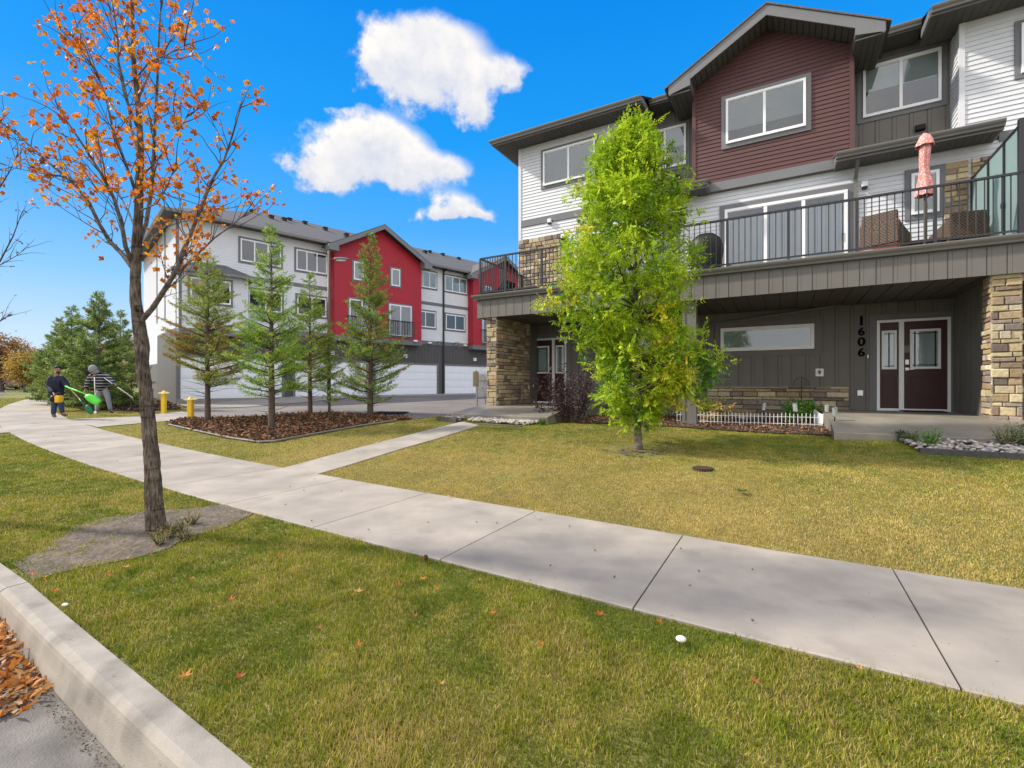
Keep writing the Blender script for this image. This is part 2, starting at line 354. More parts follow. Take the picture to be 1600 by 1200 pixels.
def weave(m):
    nt = m.node_tree; N = nt.nodes; L = nt.links; tc = N.new('ShaderNodeTexCoord'); ch = N.new('ShaderNodeTexChecker'); ch.inputs['Scale'].default_value = 34; ch.inputs['Color1'].default_value = (.03,.02,.014,1); ch.inputs['Color2'].default_value = (.15,.10,.07,1)
    nz = N.new('ShaderNodeTexNoise'); nz.inputs['Scale'].default_value = 7; L.new(tc.outputs['Object'], nz.inputs['Vector']); ad = N.new('ShaderNodeVectorMath'); ad.operation = 'MULTIPLY_ADD'; L.new(nz.outputs['Color'], ad.inputs[0]); ad.inputs[1].default_value = (.05,.05,.05); L.new(tc.outputs['Object'], ad.inputs[2])
    L.new(ad.outputs[0], ch.inputs['Vector']); L.new(ch.outputs['Color'], N['Principled BSDF'].inputs['Base Color'])
weave(m_wicker)
m_leg = mat('red_brown_wood', (.16,.035,.02), .5, .15, 10)
m_skin = mat('skin', (.33,.19,.13), .55, .05, 10)
m_hair = mat('dark_hair', (.012,.009,.008), .7, .2, 60)
m_navy = mat('navy_jacket', (.012,.014,.030), .75, .25, 14, bump=.01, bscale=16)
m_jeans = mat('jeans', (.035,.060,.11), .85, .2, 16, bump=.004, bscale=40)
m_boot = mat('brown_boot', (.10,.062,.028), .8, .2, 20)
m_greycloth = mat('grey_sweats', (.23,.235,.25), .9, .12, 16, bump=.006, bscale=25)
m_lime = mat('lime_plastic', (.10,.62,.05), .4, .06, 10)
m_green = mat('green_plastic', (.01,.13,.06), .45, .1, 10)
m_yelp = mat('yellow_plastic', (.72,.42,.02), .4, .1, 10)
m_rubber = mat('tyre_rubber', (.012,.012,.012), .8, .1, 10)
m_asphroof = m_shingle

def stripe_mat():
    m = mat('striped_jacket', (.012,.012,.014), .8, .15, 14); nt = m.node_tree; N = nt.nodes; L = nt.links
    tc = N.new('ShaderNodeTexCoord'); s = N.new('ShaderNodeSeparateXYZ'); L.new(tc.outputs['Object'], s.inputs[0])
    w = N.new('ShaderNodeMath'); w.operation = 'MULTIPLY'; w.inputs[1].default_value = 62; L.new(s.outputs[2], w.inputs[0])
    sn = N.new('ShaderNodeMath'); sn.operation = 'SINE'; L.new(w.outputs[0], sn.inputs[0])
    g = N.new('ShaderNodeMath'); g.operation = 'GREATER_THAN'; g.inputs[1].default_value = .62; L.new(sn.outputs[0], g.inputs[0])
    mx = N.new('ShaderNodeMix'); mx.data_type = 'RGBA'; L.new(g.outputs[0], mx.inputs['Factor']); mx.inputs['A'].default_value = (.012,.012,.014,1); mx.inputs['B'].default_value = (.27,.28,.30,1)
    L.new(mx.outputs['Result'], N['Principled BSDF'].inputs['Base Color']); return m
m_stripe = stripe_mat()
def glass_mat(name, tint=(.75,.8,.8), ior=1.5, tr=1.0):
    m = bpy.data.materials.new(name); m.use_nodes = True; nt = m.node_tree; N = nt.nodes; L = nt.links; N.remove(N['Principled BSDF'])
    t = N.new('ShaderNodeBsdfTransparent'); t.inputs[0].default_value = (*tint, 1)
    g = N.new('ShaderNodeBsdfGlossy'); g.inputs['Roughness'].default_value = .02; g.inputs['Color'].default_value = (.95,.97,1,1)
    tc = N.new('ShaderNodeTexCoord'); nz = N.new('ShaderNodeTexNoise'); nz.inputs['Scale'].default_value = 1.5; L.new(tc.outputs['Object'], nz.inputs['Vector'])
    b = N.new('ShaderNodeBump'); b.inputs['Distance'].default_value = .01; b.inputs['Strength'].default_value = .3; L.new(nz.outputs['Fac'], b.inputs['Height']); L.new(b.outputs[0], g.inputs['Normal'])
    f = N.new('ShaderNodeFresnel'); f.inputs['IOR'].default_value = ior
    ms = N.new('ShaderNodeMixShader'); L.new(f.outputs[0], ms.inputs[0]); L.new(t.outputs[0], ms.inputs[1]); L.new(g.outputs[0], ms.inputs[2]); L.new(ms.outputs[0], N['Material Output'].inputs['Surface'])
    return m
m_glass = glass_mat('window_glass', (.84,.87,.88), 2.0)
def frost_mat():
    m = bpy.data.materials.new('frosted_glass'); m.use_nodes = True; nt = m.node_tree; N = nt.nodes; L = nt.links
    p = N['Principled BSDF']; p.inputs['Base Color'].default_value = (.42,.53,.52,1); p.inputs['Roughness'].default_value = .25
    t = N.new('ShaderNodeBsdfTranslucent'); t.inputs[0].default_value = (.45,.58,.57,1)
    tr = N.new('ShaderNodeBsdfTransparent'); tr.inputs[0].default_value = (.6,.8,.78,1)
    a = N.new('ShaderNodeMixShader'); a.inputs[0].default_value = .5; L.new(p.outputs[0], a.inputs[1]); L.new(t.outputs[0], a.inputs[2])
    b = N.new('ShaderNodeMixShader'); b.inputs[0].default_value = .12; L.new(a.outputs[0], b.inputs[1]); L.new(tr.outputs[0], b.inputs[2]); L.new(b.outputs[0], N['Material Output'].inputs['Surface'])
    return m
m_frost = frost_mat()
def umb_mat():
    m = mat('coral_print_fabric', (.62,.20,.16), .8, .1, 20); nt = m.node_tree; N = nt.nodes; L = nt.links
    tc = N.new('ShaderNodeTexCoord'); v = N.new('ShaderNodeTexVoronoi'); v.inputs['Scale'].default_value = 30; L.new(tc.outputs['Object'], v.inputs['Vector'])
    g = N.new('ShaderNodeMath'); g.operation = 'LESS_THAN'; g.inputs[1].default_value = .38; L.new(v.outputs['Distance'], g.inputs[0])
    mx = N.new('ShaderNodeMix'); mx.data_type = 'RGBA'; L.new(g.outputs[0], mx.inputs['Factor']); mx.inputs['A'].default_value = (.58,.21,.18,1); mx.inputs['B'].default_value = (.66,.50,.46,1)
    L.new(mx.outputs['Result'], N['Principled BSDF'].inputs['Base Color']); return m
m_umb = umb_mat()
def lawn_mat():
    m = mat('lawn_soil', (.15,.155,.035), .95, .30, 9, bump=.02, bscale=50, base2=(.24,.20,.06), scale2=.7, thr=(.42,.62)); return m
m_lawn = lawn_mat()

# ---------------------------------------------------------------- polygons of the ground plan
def pin(poly, X, Y):
    P = np.asarray(poly, float)[:, :2]; ins = np.zeros(np.shape(X), bool); j = len(P)-1
    for i in range(len(P)):
        xi, yi = P[i]; xj, yj = P[j]
        c = ((yi > Y) != (yj > Y)) & (X < (xj-xi)*(Y-yi)/(yj-yi+1e-12)+xi); ins ^= c; j = i
    return ins
def gpoly(pts, dz=0): return [gp(x, y, dz)[:2] for x, y in pts]
def clip(poly, a, b, keep):                       # a: axis, b: value, keep >=(+1) / <=(-1)
    out = []
    for i in range(len(poly)):
        p, q = poly[i-1], poly[i]
        ip = (p[a]-b)*keep >= 0; iq = (q[a]-b)*keep >= 0
        if ip != iq:
            t = (b-p[a])/(q[a]-p[a]); out.append((p[0]+t*(q[0]-p[0]), p[1]+t*(q[1]-p[1])))
        if iq: out.append(q)
    return out
def area2(p): return sum(p[i-1][0]*p[i][1]-p[i][0]*p[i-1][1] for i in range(len(p)))
def draped(name, poly, mt_, off, step=.5, thick=0.0, kind='structure', zf=None):
    zf = zf or (lambda x, y: float(hw(x, y)))
    if area2(poly) < 0: poly = poly[::-1]
    xs = [p[0] for p in poly]; ys = [p[1] for p in poly]; mb = MB()
    x = math.floor(min(xs)/step)*step
    while x < max(xs):
        col = clip(clip(poly, 0, x, 1), 0, x+step, -1)
        if len(col) >= 3:
            y = math.floor(min(ys)/step)*step
            while y < max(ys):
                c = clip(clip(col, 1, y, 1), 1, y+step, -1)
                if len(c) >= 3 and abs(area2(c)) > 1e-5: mb.poly([(p[0], p[1], zf(*p)+off) for p in c])
                y += step
        x += step
    if thick:
        n = len(poly)
        for i in range(n):
            p, q = poly[i-1], poly[i]; k = max(1, int(math.dist(p, q)/step))
            for s in range(k):
                a = (p[0]+(q[0]-p[0])*s/k, p[1]+(q[1]-p[1])*s/k); b = (p[0]+(q[0]-p[0])*(s+1)/k, p[1]+(q[1]-p[1])*(s+1)/k)
                za, zb = zf(*a)+off, zf(*b)+off
                mb.quad((*a, za-thick), (*b, zb-thick), (*b, zb), (*a, za))
    o = obj(name, mb, mt_, origin=(0,0,0)); o['kind'] = kind
    return o

# ================================================================ SETTING
KC = float
def build_ground():
    ts = np.unique(np.concatenate([np.linspace(-260, -60, 21), np.linspace(-60, -20, 41), np.linspace(-20, 12, 97), np.linspace(12, 140, 17)]))
    ds = np.unique(np.concatenate([[-200, -40, -12.65, -12.6, -12.2, 0.2, 0.98, 1.06], np.linspace(1.1, 20, 77), np.linspace(20, 60, 21), np.linspace(60, 400, 18)]))
    T, Dp = np.meshgrid(ts, ds, indexing='ij'); D = Dp + curve(T) + np.where(Dp <= 1.07, coff(T), 0)
    Z = hgt(T, D); Z = np.where((Dp > -12.62) & (Dp < 1.0), Z-.35, Z); Z = np.where(Dp >= 1.0, Z-.006, Z)
    X = T*UX.x + D*VX.x; Y = T*UX.y + D*VX.y
    n, m = T.shape; idx = np.arange(n*m).reshape(n, m)
    Fc = np.stack([idx[:-1,:-1], idx[1:,:-1], idx[1:,1:], idx[:-1,1:]], -1).reshape(-1, 4)
    o = npobj('ground', np.stack([X, Y, Z], -1).reshape(-1, 3), Fc, None, m_lawn, origin=(0,0,0), smooth=True); o['kind'] = 'structure'
build_ground()
m_gutpan = mat('gutter_concrete', (.185,.170,.150), .92, .22, 7, bump=.006, bscale=110, base2=(.12,.11,.098), scale2=3, thr=(.42,.62), detail=10)
def strip(name, mt_, tA, tB, prof, step=.5, gap=None, joints=None, **k):
    """sweep (D', z) profile along t; joints = list of t where the strip is cut by a narrow groove"""
    mb = MB(); cuts = [tA] + sorted(j for j in (joints or []) if tA < j < tB) + [tB]
    for a, b in zip(cuts, cuts[1:]):
        g = (gap or 0)/2; a2, b2 = a+g, b-g; n = max(1, int((b2-a2)/step)); rows = []
        for i in range(n+1):
            t = a2+(b2-a2)*i/n; c = float(curve(t)) + (float(coff(t)) if name in ('curb', 'gutter_pan', 'street') else 0); r = []
            for dp, z in prof:
                D = dp+c; x, y = m2w(t, D); r.append((x, y, z + float(hgt(t, D)) if dp > .9 else z + float(hgt(t, c+1.1))))
            rows.append(r)
        m = len(prof); vs = [p for r in rows for p in r]
        fs = [(i*m+j, (i+1)*m+j, (i+1)*m+j+1, i*m+j+1) for i in range(n) for j in range(m-1)]
        fs += [tuple(range(m)), tuple(n*m+j for j in range(m-1, -1, -1))]
        mb.add(vs, fs, (random.uniform(.90, 1.05),)*3)
    return struct(name, mb, mt_, **k)
strip('street', m_asph, -120, 60, [(-12.55, -.16), (-6, -.08), (.50, -.155)], step=1.5)
cj = [-4.32+3.0*i for i in range(-14, 12)]
strip('curb', m_curb, -60, 40, [(.925, -.22), (.925, -.152), (.940, -.085), (.950, -.020), (.957, .002), (.970, .015), (.990, .022), (1.085, .022), (1.09, .016), (1.09, -.1)], step=.4, gap=.012, joints=cj)
strip('gutter_pan', m_gutpan, -60, 40, [(.32, -.22), (.32, -.150), (.60, -.160), (.923, -.153), (.923, -.22)], step=.5, gap=.01, joints=cj)
sj = [-.8+1.48*i for i in range(-40, 12)]
strip('sidewalk', m_conc, -60, 16, [(2.84, -.08), (2.84, .010), (2.850, .016), (4.430, .016), (4.44, .010), (4.44, -.08)], step=.5, gap=.011, joints=sj)
m_concp = mat('path_concrete', (.365,.318,.265), .88, .13, 3.2, bump=.0022, bscale=260, base2=(.30,.265,.222), scale2=1.4, detail=10, speck=.35)
pad = [m2w(t, dp+float(curve(t))) for t, dp in [(-18.1,1.11),(-16.2,1.11),(-16.2,2.83),(-18.1,2.83)]]
draped('connecting_path', pad, m_concp, .014)
P_walk = gpoly([(440,731),(562,700),(680,670),(722,659.5),(749,665.5),(680,687.5),(634,700),(494,741)])
P_walk[0] = (P_walk[0][0]+.04, P_walk[0][1]-.12); P_walk[-1] = (P_walk[-1][0]+.03, P_walk[-1][1]-.10)
draped('front_path', P_walk, m_concp, .014, step=.37, thick=.08)
P_cross = gpoly([(97,656),(216,651),(283,643.5),(306,647),(297,656.5),(242,660),(152,667.8)])
draped('side_path', P_cross, m_concp, .014)
near = [(281,643),(292,655.2),(332,655.2),(407,653),(445,649.3),(520,647),(580,651),(631,654),(659,654),(704,648.5)]
P_drive = gpoly(near) + [m2w(-7.6, 11.0), m2w(-7.8, 13.6), m2w(-7.8, 46)]
def b2w(a, b): return (P2[0]+a*W2.x+b*N2.x, P2[1]+a*W2.y+b*N2.y)
P_drive += [b2w(34, -.1), b2w(.0, -.1), b2w(-.2, -5)]
draped('courtyard_drive', P_drive, m_drive, .009, step=.8)
draped('garage_apron', [b2w(0,-4.6), b2w(33,-4.6), b2w(33,0), b2w(0,0)], m_apron, .03, step=1.0)
soil_px = [(25,880),(60,866),(87,850),(120,825),(160,812),(225,800),(275,797),(345,790),(397,802),(350,825),(287,840),(262,857),(212,872),(125,887),(57,905)]
P_soil = gpoly(soil_px)
cxs, cys = np.mean(P_soil, 0); P_soilb = [(cxs+(x-cxs)*1.03, cys+(y-cys)*1.03) for x, y in P_soil]
P_soilb = [p if 1.115 < (w2m(*p)[1]-float(curve(w2m(*p)[0]))) < 2.83 else q for p, q in zip(P_soilb, P_soil)]
draped('bare_soil', P_soilb, m_soil, .003, step=.25)
P_mulch = gpoly([(262,664),(300,673),(360,686),(405,692.5),(430,691),(500,678),(560,667),(620,658),(645,655.4)] + [(631,654.3),(580,651.5),(520,647.5),(445,649.8),(407,653.5),(332,655.6),(285,657)])
draped('mulch_bed', P_mulch, m_bed, .011, step=.5)
P_mulchL = gpoly([(60,621),(90,632),(130,640),(216,643.5),(272,640.5),(284,641),(262,628),(225,622),(180,617),(60,614)])
draped('spruce_bed', P_mulchL, m_bed, .014, step=.7)
TR = mt(1303, 9.3)
P_gard = [m2w(t, D) for t, D in [(-4.5,10.0),(-3.3,10.35),(-1.9,10.45),(TR,9.75),(TR,13.6),(-4.5,13.6)]]
draped('garden_bed', P_gard, m_bed, .02, step=.5)
def slab(name, t0, t1, Df, zf_, zb, Dj, origin):
    mb = MB(MAIN)
    mb.prism([(t0, Dj-.004, zb), (t0, Dj-.004, 0), (t0, Df, 0), (t0, Df, zf_-.01), (t0, Df+.01, zf_)], (t1-t0, 0, 0))
    mb.prism([(t0, 13.58, zb), (t0, 13.58, 0), (t0, Dj+.004, 0), (t0, Dj+.004, zb)], (t1-t0, 0, 0))
    o = obj(name, mb, m_slab, origin=origin); o['kind'] = 'structure'; return o
slab('porch_slab', TR, 3.12, 9.3, .60, .78, 10.4, (*m2w(TR, 9.3), .4))
slab('porch_slab', 3.135, 9, 9.3, .60, .78, 10.4, (*m2w(4, 9.3), .4))
slab('porch_slab', -7.3, -4.62, 9.55, .64, .78, 10.6, (*m2w(-7.3, 9.5), .4))
P_slabs = [[m2w(a, c) for a, c in q] for q in ([(TR,9.3),(9,9.3),(9,14),(TR,14)], [(-7.3,9.55),(-4.62,9.55),(-4.62,14),(-7.3,14)])]
P_gravR = [m2w(t, D) for t, D in [(mt(1424,9.0)-.1,9.26),(mt(1440,8.5),8.62),(7,8.35),(7,9.28),(mt(1424,9.0),9.28)]]
P_gravL = [m2w(t, D) for t, D in [(-6.5,9.14),(-4.95,9.14),(-4.7,9.5),(-6.5,9.5)]]
P_gravS = gpoly([(683,656),(700,653),(722,650),(726,656),(712,660)])
draped('gravel_base', P_gravR, m_bed, .02, step=.4); draped('gravel_base', P_gravL, m_bed, .02, step=.4); draped('gravel_base', P_gravS, m_bed, .02, step=.4)

# ---------------------------------------------------------------- noise in the plane (for grass tint)
def pn(x, y, s, seed=0):
    g = np.random.default_rng(seed); v = 0
    for i in range(7):
        a = g.uniform(0, 6.28); f = s*g.uniform(.6, 1.9); ph = g.uniform(0, 6.28)
        v = v + np.sin((x*math.cos(a)+y*math.sin(a))*f + ph + 1.3*np.sin((x*math.sin(a)-y*math.cos(a))*f*.7+ph*2))
    return v/7*1.6
def blades(P, h, w, C, lean=.55):
    n = len(P); th = rng.uniform(0, 2*np.pi, n); dx, dy = np.cos(th)*w/2, np.sin(th)*w/2
    la = rng.uniform(0, 2*np.pi, n); ll = rng.uniform(.1, 1, n)*lean*h
    V = np.empty((n, 3, 3)); V[:,0] = P + np.stack([dx, dy, 0*dx], -1); V[:,1] = P - np.stack([dx, dy, 0*dx], -1)
    V[:,2] = P + np.stack([np.cos(la)*ll, np.sin(la)*ll, h*np.sqrt(np.clip(1-(ll/h)**2, .05, 1))], -1)
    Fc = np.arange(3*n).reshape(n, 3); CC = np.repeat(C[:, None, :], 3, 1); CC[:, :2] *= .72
    return V.reshape(-1, 3), Fc, CC.reshape(-1, 3)
excl = [P_walk, P_cross, P_drive, P_mulch, P_mulchL, P_gard, P_gravR, P_gravL, P_gravS, pad] + P_slabs
def build_grass():
    N = 1900000; rho_R = 42.
    az = rng.uniform(-1.0, 1.0, N); u = rng.uniform(0, 1, N)
    r = 3.2*np.sqrt(np.exp(u*np.log(1+(rho_R/3.2)**2))-1)
    X = r*np.sin(az); Y = r*np.cos(az); T = X*UX.x+Y*UX.y; D = X*VX.x+Y*VX.y; Dp = D-curve(T)
    jit = rng.normal(0, .018, N)+.012*pn(X, Y, 14, 31)
    boul = (Dp > 1.10+jit+coff(T)) & (Dp < 2.848+jit); lawn = (Dp > 4.432+jit) & (D < 34) & (T < 9)
    keep = (boul | lawn) & (r > .6)
    for P in excl: keep &= ~pin(P, X+rng.normal(0, .02, N), Y+rng.normal(0, .02, N))
    s = pin(P_soil, X+rng.normal(0, .05, N)+.13*pn(X, Y, 7, 21), Y+rng.normal(0, .05, N)+.13*pn(X, Y, 7, 22)); keep &= ~(s & (rng.uniform(0, 1, N) > .04 + .16*(pn(X, Y, 5, 3) > .55)))
    tx, ty = gp(997,702)[:2]; rt = np.hypot(X-tx, (Y-ty)); keep &= ~((rt < .55+.2*pn(X,Y,4,9)) & (rng.uniform(0,1,N) < .85))
    keep &= ~((D > 13.4) & (T > -7.7)); 
    # bare dry spots thin the house lawn
    thin = (pn(X, Y, 3.2, 5) > .75) & lawn; keep &= ~(thin & (rng.uniform(0, 1, N) < .5))
    X, Y, T, D, Dp, r, lawn = [q[keep] for q in (X, Y, T, D, Dp, r, lawn)]; n = len(X)
    Z = hgt(T, D)
    a = pn(X, Y, 1.1, 1); b = pn(X, Y, 4.0, 2); c = rng.uniform(0, 1, n); e = pn(X, Y, 11, 4)
    green = np.array([.265,.295,.022]); lush = np.array([.185,.235,.018]); yel = np.array([.44,.39,.05]); straw = np.array([.62,.46,.175])
    dry_b = np.clip(.15 + .20*a + .26*b + .20*e, 0, 1)
    near_walk = np.clip(1-(Dp-4.45)/2.6, 0, 1); near_house = np.clip((Dp-6.9)/2.0, 0, 1)
    dry_l = np.clip(.66 + .75*near_walk - .55*near_house + .18*a + .22*b + .20*e, 0, 1); dry_l = np.where(T < -7.7, np.clip(.48+.18*a+.2*b+.1*e, 0, 1), dry_l)
    dry_l = np.where(T > 1.2, dry_l-.14, dry_l)
    dry = np.where(lawn, dry_l, dry_b)
    pick = rng.uniform(0, 1, n)
    C = np.where((pick < dry*.75)[:, None], straw, np.where((pick < dry*1.25+.05)[:, None], yel, np.where((b+.6*e < -.22)[:, None], lush, green)))
    C = C*(rng.uniform(.70, 1.25, n)*(1+.12*pn(X, Y, 24, 8)))[:, None]
    h = rng.uniform(.013, .034, n)*(1+.25*b+.30*pn(X, Y, 13, 41))*np.where(lawn, .78, 1.0); h = np.clip(h, .012, .06); w = .0030*(1+r/3.6)
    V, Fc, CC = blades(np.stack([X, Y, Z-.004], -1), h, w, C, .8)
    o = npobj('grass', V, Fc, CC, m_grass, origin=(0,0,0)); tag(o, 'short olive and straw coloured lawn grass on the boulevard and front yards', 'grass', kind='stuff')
    print('grass blades', n)
build_grass()

# ---------------------------------------------------------------- flat things strewn on the ground
def kite(P, d, side, L, W, C, bend=0.0):          # one leaf = 2 triangles folded along the midrib
    up = np.cross(d, side); mid = P + d*(L*.45)[:, None]
    V = np.stack([P, mid + side*(W/2)[:, None] + up*(bend*W)[:, None], P + d*L[:, None], mid - side*(W/2)[:, None] + up*(bend*W)[:, None]], 1)
    n = len(P); i = np.arange(n)*4; Fc = np.concatenate([np.stack([i, i+1, i+2], -1), np.stack([i, i+2, i+3], -1)])
    return V.reshape(-1, 3), Fc, np.repeat(C, 4, 0)
def rdir(n):
    v = rng.normal(size=(n, 3)); return v/np.linalg.norm(v, axis=1, keepdims=True)
def perp(d):
    v = np.cross(d, rdir(len(d))); return v/np.linalg.norm(v, axis=1, keepdims=True)
def in_poly(poly, n):
    P = np.array(poly); lo, hi = P.min(0), P.max(0); out = np.empty((0, 2))
    while len(out) < n:
        q = rng.uniform(lo, hi, (n*2, 2)); out = np.concatenate([out, q[pin(poly, q[:, 0], q[:, 1])]])
    return out[:n]
def chips(name, poly, n, L, W, pal, label, cat, zoff=.03, pile=.02, mat_=None, flat=.35):
    q = in_poly(poly, n); Z = hw(q[:, 0], q[:, 1]) + zoff + rng.uniform(0, pile, n)
    d = rdir(n); d[:, 2] *= flat; d /= np.linalg.norm(d, axis=1, keepdims=True); s = perp(d); s[:, 2] *= flat; s /= np.linalg.norm(s, axis=1, keepdims=True)
    pal = np.array(pal); C = pal[rng.integers(0, len(pal), n)]*rng.uniform(.6, 1.3, n)[:, None]
    V, Fc, CC = kite(np.column_stack([q, Z]), d, s, rng.uniform(.6, 1.3, n)*L, rng.uniform(.6, 1.3, n)*W, C, .15)
    o = npobj(name, V, Fc, CC, mat_ or m_mulch, origin=(0,0,0)); tag(o, label, cat, kind='stuff'); return o
browns = [(.16,.085,.045),(.09,.05,.03),(.24,.13,.07),(.055,.035,.025),(.30,.16,.08),(.20,.09,.035)]
chips('mulch', P_mulch, 16000, .10, .045, browns, 'dark brown bark mulch strewn with dead leaves under the four young spruces', 'mulch', pile=.05)
chips('mulch', P_mulchL, 9000, .16, .07, [(.13,.07,.045),(.08,.05,.035),(.20,.11,.07)], 'reddish bark mulch beneath the dense spruce clump', 'mulch', pile=.05)
chips('mulch', P_gard, 5000, .07, .03, browns, 'brown mulch in the garden bed behind the low wire fence', 'mulch', pile=.03)
leafpal = [(.55,.16,.02),(.45,.12,.02),(.62,.24,.03),(.36,.13,.04),(.60,.34,.10)]
P_gut = [m2w(t, dp+float(curve(t)+coff(t))) for t, dp in [(-7.5,-.2),(-7.5,.92),(-5.5,.92),(-4.2,.92),(-3.12,.92),(-2.98,.80),(-3.15,.62),(-3.4,.35),(-4.2,-.1)]]
def gutter_leaves():
    n = 8500; q = in_poly(P_gut, n); T = q[:, 0]*UX.x+q[:, 1]*UX.y; 
    pile = np.clip((-T-3.1)/1.0, .15, 1)*.07
    Z = hgt(T, curve(T)+1.1) - .145 + rng.uniform(0, 1, n)*pile
    d = rdir(n); d[:, 2] *= .45; d /= np.linalg.norm(d, axis=1, keepdims=True); s = perp(d); s[:, 2] *= .5; s /= np.linalg.norm(s, axis=1, keepdims=True)
    pal = np.array([(.50,.20,.05),(.40,.17,.05),(.60,.30,.09),(.58,.38,.18),(.28,.12,.04),(.62,.22,.03)]); C = pal[rng.integers(0, len(pal), n)]*rng.uniform(.6, 1.2, n)[:, None]
    V, Fc, CC = kite(np.column_stack([q, Z]), d, s, rng.uniform(.035, .085, n), rng.uniform(.018, .04, n), C, .25)
    tag(npobj('leaf_litter', V, Fc, CC, m_leaf, origin=(0,0,0)), 'drift of dry orange leaves piled in the gutter against the curb', 'leaf litter', kind='stuff')
gutter_leaves()
chips('gutter_grit', [m2w(t, dp+float(curve(t)+coff(t))) for t, dp in [(-7,.84),(-3,.86),(-1.2,.87),(-1.2,.922),(-3,.922),(-7,.922)]], 1500, .014, .006, [(.06,.05,.04),(.10,.08,.06),(.16,.10,.05)], 'fine dark grit and leaf crumbs along the foot of the curb', 'grit', zoff=-.155, pile=.012)
def pebbles(name, poly, n, label):
    q = in_poly(poly, n); mb = MB()
    for x, y in q:
        r = random.uniform(.018, .042); g = random.uniform(.20, .55); c = (g, g*random.uniform(.82, .97), g*random.uniform(.68, .90))
        mb.blob((x, y, float(hw(x, y))+.02+random.uniform(0, .045)), r, (random.uniform(.8, 1.5), random.uniform(.8, 1.3), random.uniform(.5, .8)), 1, .12, c, Matrix.Rotation(random.uniform(0, 6.28), 3, 'Z'))
    tag(obj(name, mb, m_rock, origin=(*q.mean(0), .4), smooth=True), label, 'gravel', kind='stuff')
pebbles('gravel', P_gravR, 1500, 'white and pink river pebbles between the right porch and dark timber edging')
pebbles('gravel', P_gravL, 700, 'white pebbles filling the narrow strip below the left porch slab')
pebbles('gravel', P_gravS, 160, 'small heap of white pebbles left of the front path end')

def fallen_leaf(px, py, col, sz, name='fallen_leaf', lab=None, dz=.045):
    x, y, z = gp(px, py, dz); a0 = random.uniform(0, 6.28); mb = MB(); pts = []
    for k in range(10):                           # five-lobed leaf, slightly cupped
        rr = sz*(1.0 if k % 2 == 0 else .45)*random.uniform(.8, 1.1); th = a0+2*math.pi*k/10
        pts.append((x+rr*math.cos(th), y+rr*math.sin(th), z + (.012 if k % 2 == 0 else .002)*random.uniform(.5, 1.6)))
    mb.add([(x, y, z)]+pts, [(0, 1+k, 1+(k+1) % 10) for k in range(10)], col)
    return obj(name, mb, m_leaf, origin=(x, y, z))
orange_spots = [(52,899),(70,903),(86,924),(197,887),(362,936),(341,952),(376,1060),(290,1059),(560,925),(683,922),(660,905),(622,914),(648,962),(937,961),(440,870),(560,1010),(498,981),(690,1070),(770,960),(846,1010),(1030,973),(1343,1045),(1180,1068),(170,900),(235,868),(410,905),(300,905)]
for i, (px, py) in enumerate(orange_spots):
    o = fallen_leaf(px, py, random.choice(leafpal), random.uniform(.02, .034)); tag(o, 'crisp orange brown leaf lying on the boulevard grass', 'leaf', 'fallen leaves on the boulevard grass')
dark_spots = [(40,657),(84,681),(184,721),(502,719),(453,761),(492,749),(475,767),(534,768),(487,815),(446,789),(776,880-62),(576,829),(669,817),(745,817),(930,921-60),(1064,858),(1176,892),(1176,971),(1092,894),(860,885),(890,824),(908,793),(960,903),(1078,916)]
for i, (px, py) in enumerate(dark_spots):
    o = fallen_leaf(px, py, (.06,.035,.02), random.uniform(.009, .016), dz=.024); tag(o, 'tiny dark crumpled leaf scrap on the pale sidewalk', 'leaf', 'dark leaf scraps on the sidewalk')
for px, py in [(700,776),(840,810),(1010,708),(1280,742),(1368,755),(1420,780),(1160,770),(905,760),(760,735),(1490,745),(1245,845),(1560,800)]:
    o = fallen_leaf(px, py, (.60,.45,.25), random.uniform(.018, .03), dz=.035); tag(o, 'pale dry leaf lying on the yellowed front lawn', 'leaf', 'fallen leaves on the front lawn')
o = fallen_leaf(1160, 768, (.05,.10,.02), .09, dz=.04); tag(o, 'dark green weed leaf flat on the front lawn right of the green tree', 'leaf')
x, y, z = gp(665, 872, .034)
mb = MB(); 
for k in range(7): mb.lathe((x, y, z-.02+.006*k), [(.004,0),(.021-.002*abs(k-3),.004),(.006,.009)], 9)
tag(obj('pine_cone', mb, mat('cone_brown', (.09,.045,.02), .8), origin=(x, y, z)), 'brown pine cone lying on the sidewalk edge', 'pine cone')
x, y, z = gp(1064, 1001, .03)
mb = MB(); mb.blob((x, y, z+.008), .023, (1.2, 1, .7), 2, .05, (.75,.73,.68)); tag(obj('stone', mb, m_rock, origin=(x, y, z), smooth=True), 'single white pebble lying in the boulevard grass', 'stone')
x, y, z = gp(102, 949, .03)
mb = MB(); mb.blob((x, y, z+.008), .015, (1.3, .8, .6), 2, .05, (.7,.65,.55)); tag(obj('stone', mb, m_rock, origin=(x, y, z), smooth=True), 'cream chip of stone in the grass beside the curb', 'stone')
# utility cover flat in the lawn
x, y, z = gp(1098, 731, .02); mb = MB(); mb.lathe((x, y, z), [(.13,-.03),(.135,.002),(.12,.006),(.05,.007)], 24)
tag(obj('valve_cover', mb, mat('rust', (.055,.032,.02), .9), origin=(x, y, z)), 'round rusty valve cover set in the front lawn', 'valve cover')
